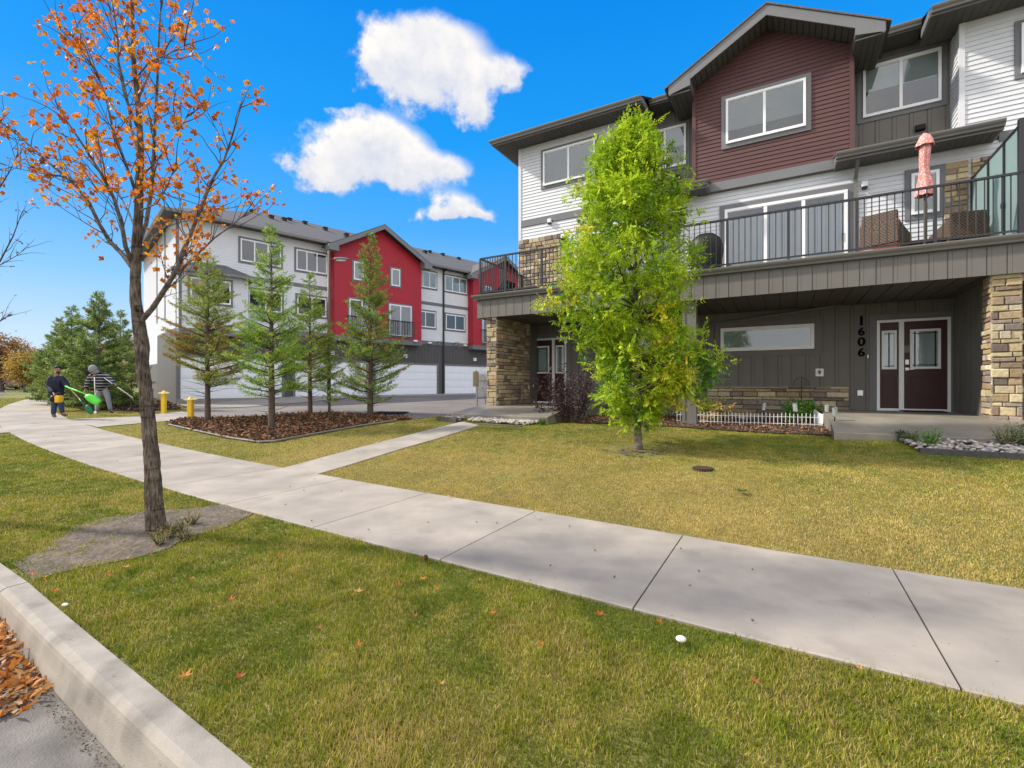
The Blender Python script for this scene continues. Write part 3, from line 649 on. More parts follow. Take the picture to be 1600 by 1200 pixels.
# timber edgings
def timber(p, q, w, h, zb, label):
    mb = MB(); a = Vector((*p, zb)); b = Vector((*q, zb)); d = (b-a).normalized(); s = Vector((-d.y, d.x, 0))*w
    mb.prism([a, a+s, a+s+Vector((0,0,h)), a+Vector((0,0,h))], b-a)
    tag(obj('edging_timber', mb, m_timber, origin=a, bevel=.006), label, 'timber edging')
timber(m2w(mt(1437,8.5), 8.50), m2w(7, 8.24), .10, .13, .36, 'weathered dark timber holding back the pebbles by the right porch')
timber(m2w(-6.6, 8.92), m2w(-4.95, 8.92), .09, .11, .36, 'short grey timber below the left porch slab')
g1, g2 = gp(683,657.5), gp(712,661); timber(g1[:2], g2[:2], .10, .12, g1[2]-.02, 'short weathered timber left of the front path end')
# pale plastic strip edging of the mulch bed
mb = MB(); pp = [gp(x, y) for x, y in [(262,664.5),(300,673.5),(330,680),(360,686.5),(405,693),(430,691.6),(500,678.6),(560,667.6),(620,658.6)]]
mb.tube([(p[0], p[1], p[2]+.035) for p in pp], .022, 6)
tag(obj('bed_edging', mb, mat('edge_plastic', (.20,.19,.17), .6), origin=pp[4]), 'grey plastic edging curled round the mulch bed of young spruces', 'edging')

# ================================================================ MAIN TOWNHOUSE (local frame: x right along the facade, y into the house)
D0 = 13.6; ZS = .78; ZD = 3.84; ZE = 9.12; EXPO = .102
house = thing('townhouse', (*m2w(-2, 12), .4), math.atan2(UX.y, UX.x), 'near townhouse row with burgundy gable, stone pillars and a long railed deck', 'townhouse')
def laps(mb, x0, x1, z0, z1, y, ylow=.016, ex=EXPO, clipf=None, axis='x'):
    """lap siding: every board leans out at its lower edge; clipf(z) -> (x0, x1) for gables"""
    z = z0
    while z < z1-.005:
        zt = min(z+ex, z1); a0, a1 = clipf(z) if clipf else (x0, x1); b0, b1 = clipf(zt) if clipf else (x0, x1)
        if a1-a0 > .02:
            if b1 <= b0: b0 = b1 = (a0+a1)/2
            if axis == 'x':
                mb.add([(a0, y-ylow, z), (a1, y-ylow, z), (b1, y, zt), (b0, y, zt), (a0, y, z), (a1, y, z)], [(0,1,2,3), (4,5,1,0)])
            else:                                     # wall running along y at x = y argument
                mb.add([(y-ylow, a1, z), (y-ylow, a0, z), (y, b0, zt), (y, b1, zt), (y, a1, z), (y, a0, z)], [(0,1,2,3), (4,5,1,0)])
        z = zt
def boards(mb, x0, x1, z0, z1, y, pitch=.30, axis='x', sgn=-1):
    """board siding: broad flat boards with a narrow raised fold between shallow grooves"""
    n = max(1, round((x1-x0)/pitch)); p = (x1-x0)/n
    for i in range(n):
        a = x0+i*p
        for q0, q1, d in ((0, p*.70, .018), (p*.715, p*.76, .010), (p*.775, p*.985, .018)):
            if axis == 'x': mb.box(a+q0, a+q1, y, y+sgn*d, z0, z1)
            else: mb.box(y, y+sgn*d, a+q0, a+q1, z0, z1)
STONES = [(.38,.29,.165),(.46,.38,.24),(.31,.23,.135),(.23,.165,.115),(.42,.34,.20),(.18,.14,.115),(.28,.225,.175),(.50,.43,.31),(.36,.26,.165),(.23,.19,.155),(.44,.37,.22),(.40,.33,.21)]
def stones(mb, x0, x1, z0, z1, y, hh=(.06, .15), ll=(.14, .42), axis='x', sgn=-1, d0=.03, pal=STONES):
    """irregular ledge stone, each stone its own chamfered block"""
    z = z0; prev = []
    while z < z1-.02:
        h = min(random.uniform(*hh), z1-z); h = h if z1-z-h > .04 else z1-z; x = x0 - random.uniform(0, .1)
        while x < x1-.01:
            l = random.uniform(*ll)*(1.2 if h < .1 else .9); e = min(x+l, x1); e = e if x1-e > .07 else x1; s0 = max(x, x0)
            c = random.choice(pal); k = random.uniform(.75, 1.2); c = tuple(v*k for v in c); d = d0+random.uniform(0, .03); g = .005; b = .012
            j = [random.uniform(-.006, .006) for _ in range(8)]
            A = [(s0+g, z+g+j[0]*.5), (e-g, z+g+j[1]*.5), (e-g, z+h-g+j[2]*.5), (s0+g, z+h-g+j[3]*.5)]
            Bq = [(s0+g+b, z+g+b+j[4]), (e-g-b, z+g+b+j[5]), (e-g-b, z+h-g-b+j[6]), (s0+g+b, z+h-g-b+j[7])]
            mm = lambda q, dd: (q[0], y+sgn*dd, q[1]) if axis == 'x' else (y+sgn*dd, q[0], q[1])
            if sgn*(1 if axis == 'x' else -1) > 0: pass
            mb.add([mm(q, 0) for q in A]+[mm(q, d*.65) for q in A]+[mm(q, d) for q in Bq], [(8,9,10,11),(4,5,9,8),(5,6,10,9),(6,7,11,10),(7,4,8,11),(0,1,5,4),(1,2,6,5),(2,3,7,6),(3,0,4,7)], c)
            x = e
        z += h
def window(parent, Mx, x0, x1, z0, z1, y, panes=2, trim=.09, frame=.055, inner=None, trim_mat=None, name='window', sill=False, split=None, label=None):
    """trim boards, vinyl frame, glass and what hangs behind it; y = wall face, outside is -y"""
    tm = trim_mat or m_trim; y = y-.024
    mb = MB(Mx); fr = frame
    mb.box(x0, x1, y-.060, y+.02, z0, z0+fr); mb.box(x0, x1, y-.060, y+.02, z1-fr, z1); mb.box(x0, x0+fr, y-.058, y+.02, z0+fr, z1-fr); mb.box(x1-fr, x1, y-.058, y+.02, z0+fr, z1-fr)
    xs = split or [x0+(x1-x0)*i/panes for i in range(1, panes)]
    for xm in xs: mb.box(xm-fr*.55, xm+fr*.55, y-.052, y+.02, z0+fr, z1-fr)
    # a second, thinner sash step inside
    s = fr+.018
    mb.box(x0+fr, x1-fr, y-.040, y+.02, z0+fr, z0+s); mb.box(x0+fr, x1-fr, y-.040, y+.02, z1-s, z1-fr)
    w = obj(name, mb, m_vinyl, parent, label=label)
    if trim:
        tb = MB(Mx)
        tb.box(x0-trim, x1+trim, y-.018, y+.03, z1+.002, z1+trim); tb.box(x0-trim, x1+trim, y-.018, y+.03, z0-trim, z0-.002)
        tb.box(x0-trim, x0-.002, y-.017, y+.03, z0-.002, z1+.002); tb.box(x1+.002, x1+trim, y-.017, y+.03, z0-.002, z1+.002)
        obj('window_trim', tb, tm, w)
    e = [x0+fr]+xs+[x1-fr]
    for a, b in zip(e, e[1:]): obj('pane', MB(Mx).quad((a, y-.030, z0+fr), (b, y-.030, z0+fr), (b, y-.030, z1-fr), (a, y-.030, z1-fr)), m_glass, w)
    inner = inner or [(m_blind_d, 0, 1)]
    for (mt_, f0, f1) in inner:
        zz0, zz1 = z0+fr+(z1-z0-2*fr)*f0, z0+fr+(z1-z0-2*fr)*f1
        if mt_ is m_blind:                             # horizontal slats
            b = MB(Mx); n = max(4, int((zz1-zz0)/.025))
            for i in range(n):
                za = zz0+(zz1-zz0)*i/n; zb = zz0+(zz1-zz0)*(i+1)/n
                b.quad((x0+fr, y-.020, za), (x1-fr, y-.020, za), (x1-fr, y-.012, zb), (x0+fr, y-.012, zb))
            obj('blind', b, mt_, w)
        elif mt_ is m_curtain:
            b = MB(Mx); n = max(3, int((x1-x0)/.09))
            for i in range(n):
                xa = x0+fr+(x1-x0-2*fr)*i/n; xb = x0+fr+(x1-x0-2*fr)*(i+1)/n
                b.quad((xa, y-.027, zz0), (xb-.012, y+.004, zz0), (xb-.012, y+.004, zz1), (xa, y-.027, zz1))
            obj('vertical_blinds', b, mt_, w)
        else: obj('room_shade', MB(Mx).quad((x0+fr, y-.006, zz0), (x1-fr, y-.006, zz0), (x1-fr, y-.006, zz1), (x0+fr, y-.006, zz1)), mt_, w)
    return w
Mn = MAIN
XL, XR = -7.6, 9.0
tLe = mt(971, D0)                                      # right end of the left white section (3rd floor)
tB0, tB1 = mt(1083, 13.5), mt(1333, 13.5)
tWr = mt(1500, D0)
# --- carcass walls (plain cores the claddings sit on)
mb = MB(Mn); mb.box(XL, XR, D0+.02, 24, ZD-.1, 6.62); mb.box(XL, tLe, D0+.02, 24, 6.62, ZE+.1); mb.box(tLe-.01, tWr+.01, 14.32, 24, 6.6, ZE+.3); mb.box(tB0+.01, tB1-.01, 13.52, 14.3, 6.45, 9.3); mb.box(tWr, XR, D0+.02, 24, 6.62, ZE+.1)
mb.box(-7.25, XR, D0+.02, 24, .2, ZD-.1)
obj('wall_core', mb, m_taupe, house)
# --- white lap siding
mb = MB(Mn)
b0, b1 = 6.52, 6.73
laps(mb, XL+.07, tB0+.3, 6.10, b0, D0)
laps(mb, -5.9, XR, ZD, 6.10, D0); laps(mb, tB0+.3, XR, 6.10, 6.46, D0)
laps(mb, XL+.07, tLe-.07, b1, ZE, D0)
laps(mb, tWr+.07, XR, 6.62, ZE+.05, D0)
laps(mb, D0+.07, 24, ZD, ZE, XL, axis='y')
laps(mb, D0+.06, 14.32, 6.75, ZE, tWr, axis='y', ylow=.014)
obj('white_siding', mb, m_white, house)
mb = MB(Mn); mb.box(XL-.02, XL+.075, D0-.03, D0+.08, ZD, ZE); obj('corner_trim', mb, m_trimw, house)
mb = MB(Mn); mb.box(tWr-.02, tWr+.075, D0-.03, D0+.065, 6.6, ZE+.04)
obj('corner_trim', mb, m_trimw, house)
mb = MB(Mn); mb.box(tLe-.085, tLe+.015, D0-.03, D0+.06, 6.73, ZE); obj('corner_trim', mb, m_trim, house)
# --- burgundy gable
AP = (tB0+tB1)/2; HW = (tB1-tB0)/2+.5; SL = .56; zr0 = 9.22
def gclip(z): 
    lim = HW - max(0, (z-(zr0-.22))/SL)
    return (max(tB0+.07, AP-lim), min(tB1-.07, AP+lim))
mb = MB(Mn); laps(mb, tB0, tB1, 6.69, 10.3, 13.5, clipf=gclip, ex=.105); obj('burgundy_siding', mb, m_burg, house)
mb = MB(Mn); mb.box(tB0-.02, tB0+.07, 13.47, 13.56, 6.47, 9.5); obj('burgundy_corner_trim', mb, m_burg, house)
mb = MB(Mn); mb.box(tB1-.07, tB1+.02, 13.47, 13.56, 6.47, 9.5); obj('burgundy_corner_trim', mb, m_burg, house)
mb = MB(Mn); mb.poly([(tB0, 13.505, 9.2), (tB1, 13.505, 9.2), (AP, 13.505, 10.6)]); obj('gable_backing', mb, m_burg, house)
mb = MB(Mn); mb.box(mt(1105, 13.45), tB1+.01, 13.462, 13.6, 6.46, 6.685); obj('band_trim', mb, m_fascia, house)
mb = MB(Mn); mb.box(XL+.078, -4.3, D0-.034, D0+.01, b0, b1); obj('band_trim', mb, m_trim, house)
mb = MB(Mn); mb.box(tWr+.6, XR, D0-.034, D0+.01, 6.42, 6.60)
obj('band_trim', mb, m_trim, house)
# --- recessed bays in taupe boards
mb = MB(Mn); boards(mb, tLe+.02, tB0+.05, 6.75, 9.4, 14.3); obj('board_siding', mb, m_taupe, house)
mb = MB(Mn); boards(mb, tB1-.05, tWr, 6.75, 9.4, 14.3)
obj('board_siding', mb, m_taupe, house)
# --- ground floor taupe boards
mb = MB(Mn); boards(mb, -6.9, 3.15, .45, 3.3, D0, pitch=.30); boards(mb, 3.2, XR, .45, 3.3, D0)
boards(mb, 11.2, D0-.02, .70, 3.25, 3.13, axis='y', pitch=.30, sgn=-1)
mb.box(3.13, 3.42, 11.2, D0, .70, 3.25)
obj('board_siding', mb, m_taupe, house)
# stone veneer at deck level
mb = MB(Mn); stones(mb, XL-.02, -5.9, ZD, 6.10, D0, d0=.035, hh=(.07,.14), ll=(.14,.36))
obj('stone_veneer', mb, m_stone, house)
mb = MB(Mn); xa = mt(1474, D0); stones(mb, xa, 3.36, ZD, 6.16, D0, d0=.035, hh=(.08,.15), ll=(.2,.45)); stones(mb, 3.40, 4.3, ZD, 6.16, D0, d0=.035)
obj('stone_veneer', mb, m_stone, house)
mb = MB(Mn); t0, t1 = mt(1118, D0), mt(1326.5, D0); zt = mz(1326, 604.5, D0-.06); stones(mb, t0-.2, t1, .45, zt, D0-.02, d0=.04, hh=(.07,.14), ll=(.2,.6)); mb.box(t0-.2, t1, D0-.02, D0, .4, zt+.004, (.25,.2,.14))
obj('stone_skirt', mb, m_stone, house)
# --- stone pillars
def pillar(x0, x1, y0, y1, z0, z1, dark=False):
    mb = MB(Mn); mb.box(x0+.03, x1-.03, y0+.03, y1-.01, z0, z1, (.10,.08,.06))
    kw = dict(hh=(.07, .16), ll=(.12, .30))
    stones(mb, x0, x1, z0, z1, y0+.035, **kw)
    stones(mb, y0, y1, z0, z1, x1-.035, axis='y', sgn=1, hh=(.06,.13), ll=(.16,.42)); stones(mb, y0, y1, z0, z1, x0+.035, axis='y', sgn=-1, hh=(.06,.13), ll=(.16,.42))
    return obj('stone_pillar', mb, m_stone, house)
pillar(-7.22, -6.90, 11.05, 13.0, .72, 3.24)
pillar(mt(1548, 11.05), mt(1597, 11.05)+.01, 11.05, 11.45, .72, 3.24)
mb = MB(Mn); boards(mb, 13.0, D0, .72, 3.24, -6.93, axis='y', sgn=1); mb.box(-7.20, -6.93, 13.0, D0, .72, 3.24); obj('board_siding', mb, m_taupe, house)
c0, c1 = mt(1067, 11.1), mt(1086.5, 11.1)
mb = MB(Mn); mb.box(c0, c1, 11.1, 11.36, .4, 3.24); mb.box(c0-.015, c0+.05, 11.085, 11.14, .4, 3.23); mb.box(c1-.05, c1+.015, 11.085, 11.14, .4, 3.23); mb.box(c0-.03, c1+.03, 11.07, 11.39, .42, .55)
obj('porch_column', mb, m_taupe, house)
# --- deck
DL = -7.47; zfb = 3.22; zft = 3.70
mb = MB(Mn); mb.box(DL, XR, 10.99, D0, 3.30, 3.80); obj('deck_floor', mb, m_fascia, house)
mb = MB(Mn); boards(mb, DL-.01, XR, zfb, zft, 10.99, pitch=.25); boards(mb, 10.97, D0, zfb, zft, DL, axis='y', pitch=.25)
mb.box(DL-.005, XR, 10.980, 10.99, zfb, zft)
obj('deck_fascia', mb, m_taupe, house)
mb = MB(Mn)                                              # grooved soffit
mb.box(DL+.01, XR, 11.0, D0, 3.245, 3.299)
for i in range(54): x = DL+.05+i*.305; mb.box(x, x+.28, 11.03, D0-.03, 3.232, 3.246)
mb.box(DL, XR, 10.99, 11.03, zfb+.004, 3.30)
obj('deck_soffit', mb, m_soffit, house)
def gutter(pts, mat_=m_gutter, name='gutter', par=None, drop=.125, out=.12):
    """K-style gutter swept along a horizontal run; pts in local frame; outside is to the right of travel"""
    mb = MB(Mn); prof = [(0,-drop),(out*.55,-drop),(out*.62,-drop*.72),(out*.9,-drop*.42),(out,-drop*.16),(out,0),(out*.86,0),(out*.84,-.02),(.02,-.02),(0,0)]
    P = [Vector(p) for p in pts]; rows = []
    for i, p in enumerate(P):
        dirs = []
        if i > 0: dirs.append((P[i]-P[i-1]).normalized())
        if i < len(P)-1: dirs.append((P[i+1]-P[i]).normalized())
        ns = [Vector((d.y, -d.x, 0)) for d in dirs]; n = sum(ns, Vector()); n = n.normalized(); k = 1/max(.3, n.dot(ns[0]))
        rows.append([p + n*(o*k) + Vector((0,0,z)) for o, z in prof])
    m = len(prof); vs = [q for r in rows for q in r]
    fs = [(i*m+j, i*m+(j+1)%m, (i+1)*m+(j+1)%m, (i+1)*m+j) for i in range(len(P)-1) for j in range(m)] + [tuple(range(m-1, -1, -1)), tuple((len(P)-1)*m+j for j in range(m))]
    mb.add(vs, fs); return obj(name, mb, mat_, par or house)
gutter([(DL-.03, D0, 3.845), (DL-.03, 10.965, 3.845), (XR, 10.965, 3.845)])
# --- eaves and roofs
zg = 9.25; PI_ = .36
def eave(x0, x1, y, ywall, zz, left_end=None, right_end=None, left_ret=None, right_ret=None):
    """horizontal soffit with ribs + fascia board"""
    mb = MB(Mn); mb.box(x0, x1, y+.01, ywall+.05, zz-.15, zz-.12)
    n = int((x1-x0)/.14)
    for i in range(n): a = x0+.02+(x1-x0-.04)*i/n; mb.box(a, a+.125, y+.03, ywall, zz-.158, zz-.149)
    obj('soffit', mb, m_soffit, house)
eave(-8.2, -3.42, 13.0, 24, zg); eave(-3.42, AP-HW, 13.7, 14.4, zg+.23); eave(AP+HW, 2.62, 13.7, 14.4, zg+.23); eave(2.62, XR, 13.0, 14.0, zg)
mb = MB(Mn)
mb.box(-8.2, -3.42, 12.99, 13.02, zg-.16, zg-.0); mb.box(-8.22, -8.19, 12.99, 24.6, zg-.16, zg); obj('fascia', mb, m_fascia, house); mb = MB(Mn); mb.box(-3.44, -3.40, 13.02, 13.70, zg-.16, zg+.0); mb.box(-3.40, AP-HW, 13.69, 13.72, zg+.08, zg+.23)
mb.box(AP+HW, 2.60, 13.69, 13.72, zg+.08, zg+.23); mb.box(2.60, 2.64, 13.02, 13.70, zg-.16, zg+.0); mb.box(2.64, XR, 12.99, 13.02, zg-.16, zg)
obj('fascia', mb, m_fascia, house)
gutter([(-8.22, 24.5, zg), (-8.22, 12.985, zg), (-3.42, 12.985, zg)]); gutter([(-3.38, 13.685, zg+.23), (AP-HW, 13.685, zg+.23)]); gutter([(AP+HW, 13.685, zg+.23), (2.60, 13.685, zg+.23)]); gutter([(2.62, 12.985, zg), (XR, 12.985, zg)])
zr = lambda y: zg+.02+PI_*(y-13.0)
mb = MB(Mn); ry = 19.0; hipx = -8.2+(ry-13.0)
for (a, b, c, d) in [((-8.25,12.95,zr(12.95)), (-3.4,12.95,zr(12.95)), (-3.4,ry,zr(ry)), (hipx,ry,zr(ry))),
                     ((-3.4,13.65,zr(13.65)), (2.62,13.65,zr(13.65)), (2.62,ry,zr(ry)), (-3.4,ry,zr(ry))),
                     ((2.62,12.95,zr(12.95)), (XR,12.95,zr(12.95)), (XR,ry,zr(ry)), (2.62,ry,zr(ry))),
                     ((XR,25.05,zr(12.95)), (-8.25,25.05,zr(12.95)), (hipx,ry,zr(ry)), (XR,ry,zr(ry)))]: mb.quad(a, b, c, d)
mb.poly([(-8.25,25.05,zr(12.95)), (-8.25,12.95,zr(12.95)), (hipx,ry,zr(ry))])
obj('roof', mb, m_shingle, house)
# gable roof with deep rake
y0g = 12.9
def rake(sx):
    s = lambda u, dz=0: (AP+sx*(HW-u), zr0+u*SL+dz)
    mb = MB(Mn)
    x0_, z0_ = s(0, .03); x1_, z1_ = s(HW, .03); xe, ze = s(-.12, .03)
    mb.prism([(xe, y0g-.03, ze), (x1_, y0g-.03, z1_), (x1_, y0g-.03, z1_+.04), (xe, y0g-.03, ze+.04)], (0, 5.5, 0)); obj('gable_roof', mb, m_shingle, house)
    mb = MB(Mn); mb.prism([(x0_, y0g, z0_-.26), (x1_, y0g, z1_-.26), (x1_, y0g, z1_), (x0_, y0g, z0_)], (0, .035, 0)); obj('rake_board', mb, m_fascia, house)
    mb = MB(Mn); mb.prism([(x0_, y0g+.04, z0_-.20), (x1_, y0g+.04, z1_-.20), (x1_, y0g+.04, z1_-.17), (x0_, y0g+.04, z0_-.17)], (0, .60, 0))
    n = 18
    for i in range(n):
        u0, u1 = HW*i/n, HW*(i+.86)/n; p, q = s(u0, -.185), s(u1, -.185)
        mb.prism([(p[0], y0g+.05, p[1]-.012), (q[0], y0g+.05, q[1]-.012), (q[0], y0g+.05, q[1]), (p[0], y0g+.05, p[1])], (0, .56, 0))
    obj('soffit', mb, m_soffit, house)
    # boxed return at the foot of the rake
    w = .52; xa, xb = sorted((AP+sx*HW, AP+sx*(HW-w)))
    mb = MB(Mn); f = [(AP+sx*HW, y0g-.004, zr0-.20), (AP+sx*(HW-w), y0g-.004, zr0-.10), (AP+sx*(HW-w), y0g-.004, zr0+w*SL+.0), (AP+sx*HW, y0g-.004, zr0+.02)]
    mb.prism(f, (0, .62, 0)); obj('eave_return', mb, m_fascia, house)
    xs_ = AP+sx*HW
    mb = MB(Mn); mb.box(xs_, xs_-sx*w, y0g+.02, 14.3, zr0-.225, zr0-.2)
    for i in range(4): a = xs_-sx*(.02+i*.12); mb.box(a, a-sx*.105, y0g+.03, 14.25, zr0-.236, zr0-.224)
    obj('soffit', mb, m_soffit, house)
rake(-1); rake(1)
mb = MB(Mn); mb.box(AP-HW-.02, AP-HW+.01, y0g, 18, zr0-.2, zr0+.04); obj('fascia', mb, m_fascia, house); mb = MB(Mn); mb.box(AP+HW-.01, AP+HW+.02, y0g, 18, zr0-.2, zr0+.04); obj('fascia', mb, m_fascia, house)
# small pent roofs over the second floor
def pent(x0, x1, endR=True, endL=True):
    za = 6.60
    mb = MB(Mn); mb.prism([(x0-.02, 12.96, za), (x0-.02, 14.3, za+.36), (x0-.02, 14.3, za+.32), (x0-.02, 12.96, za-.03)], (x1-x0+.04, 0, 0)); obj('pent_roof', mb, m_shingle, house)
    mb = MB(Mn); mb.box(x0, x1, 12.99, 13.02, za-.17, za-.02); mb.box(x0, x0+.03, 13.02, D0, za-.17, za-.02); mb.box(x1-.03, x1, 13.02, D0, za-.17, za-.02); mb.prism([(x0,13.02,za-.02),(x0,14.3,za-.02),(x0,14.3,za+.31)], (.03,0,0)); mb.prism([(x1-.03,13.02,za-.02),(x1-.03,14.3,za-.02),(x1-.03,14.3,za+.31)], (.03,0,0)); obj('fascia', mb, m_gutter, house)
    mb = MB(Mn); mb.box(x0+.03, x1-.03, 13.02, D0, za-.155, za-.14)
    n = int((x1-x0)/.13)
    for i in range(n): a = x0+.04+i*.13; mb.box(a, a+.115, 13.03, D0, za-.163, za-.154)
    obj('soffit', mb, m_soffit, house)
    gutter([(x0, 12.985, za), (x1, 12.985, za)])
pent(-4.1, mt(1105, 13.0)); pent(mt(1306, 13.0), mt(1569, 13.0))
# --- downspouts
def spout(x, y, z0, z1, kick=None, sw=.07):
    mb = MB(Mn); mb.box(x, x+sw, y-.055, y-.005, z0, z1)
    if kick: mb.prism([(x, y-.055, z1), (x, y-.005, z1), (x, y-.005+kick[0], z1+kick[1]), (x, y-.055+kick[0], z1+kick[1])], (sw, 0, 0))
    obj('downspout', mb, m_gutter, house)
spout(tB1+.035, 14.27, 6.95, 9.0, (-.48, .33)); spout(mt(1336, D0)-.03, D0-.02, ZD+.05, 6.15, (-.44, .3))
# pipe crossing the ground floor wall under the soffit
p0, p1, p2 = mtz(1105, 507.5, D0-.06), mtz(1330, 474, D0-.06), mtz(1342, 466, D0-.06)
mb = MB(Mn); mb.tube([(p0[0]-.05, D0-.06, 1.2), (p0[0]-.05, D0-.06, p0[1]-.12), (p0[0]+.08, D0-.06, p0[1]), (p1[0], D0-.06, p1[1]), (p1[0]+.12, D0-.06, p1[1]+.08), (p2[0]+.03, D0-.06, 3.24)], .032, 10); obj('drain_pipe', mb, m_gutter, house, smooth=True)
# --- windows
def pxwin(x0, x1, yt, yb, xref, D, **k):
    return window(house, Mn, mt(x0, D), mt(x1, D), mz(xref, yb, D), mz(xref, yt, D), D, **k)
pxwin(850, 931, 239, 292, 850, D0, inner=[(m_blind, 0, 1)], label='sliding window in the left white siding')
pxwin(1008, 1072.5, 194, 257.5, 1072, 14.3, inner=[(m_blind_d, 0, 1), (m_blind, .5, 1)], label='sliding window in the dark recess')
pxwin(1134.6, 1259, 157.6, 227, 1134.6, 13.5, trim=.11, trim_mat=m_fascia, inner=[(m_blind_d, 0, .26), (m_blind, .26, 1)], label='sliding window with half drawn blind in the burgundy gable')
pxwin(1347.8, 1469.7, 108.4, 186.6, 1348, 14.3, trim=.11, inner=[(m_blind_d, 0, .5), (m_shade, .5, 1)], label='sliding window in the taupe recess')
window(house, Mn, mt(1594, D0), mt(1594, D0)+1.9, mz(1594, 117, D0), mz(1594, 40, D0), D0, inner=[(m_blind, 0, 1)])
pxwin(1423, 1466.5, 273.5, 337.5, 1423, D0, panes=1, trim=.11, inner=[(m_blind, 0, 1)], label='small deck window behind the umbrella')
pxwin(1126.5, 1272, 513.7, 549.5, 1127, D0, panes=1, trim=.14, trim_mat=m_taupe, frame=.07, inner=[(m_shade, 0, 1)], label='long low window beside the garden bed')
pxwin(935, 1061, 524, 551, 1061, D0, panes=1, trim=.12, trim_mat=m_taupe, frame=.06, inner=[(m_shade, 0, 1)])
# patio doors
z1p = mz(1132.8, 328.4, D0-.05)
window(house, Mn, mt(1132.8, D0), mt(1324, D0), ZD+.02, z1p, D0, panes=3, trim=.13, frame=.07, inner=[(m_blind_d, .9, 1), (m_curtain, 0, .9)], name='patio_door', split=[mt(1196, D0), mt(1255, D0)])
window(house, Mn, -5.15, -2.65, ZD+.02, z1p, D0, panes=3, trim=.13, frame=.07, inner=[(m_blind_d, .9, 1), (m_curtain, 0, .9)], name='patio_door')
mb = MB(Mn); hx = mt(1320, D0)-.05; mb.box(hx-.012, hx+.012, D0-.10, D0-.07, 4.75, 4.95); obj('handle', mb, m_dark, house)
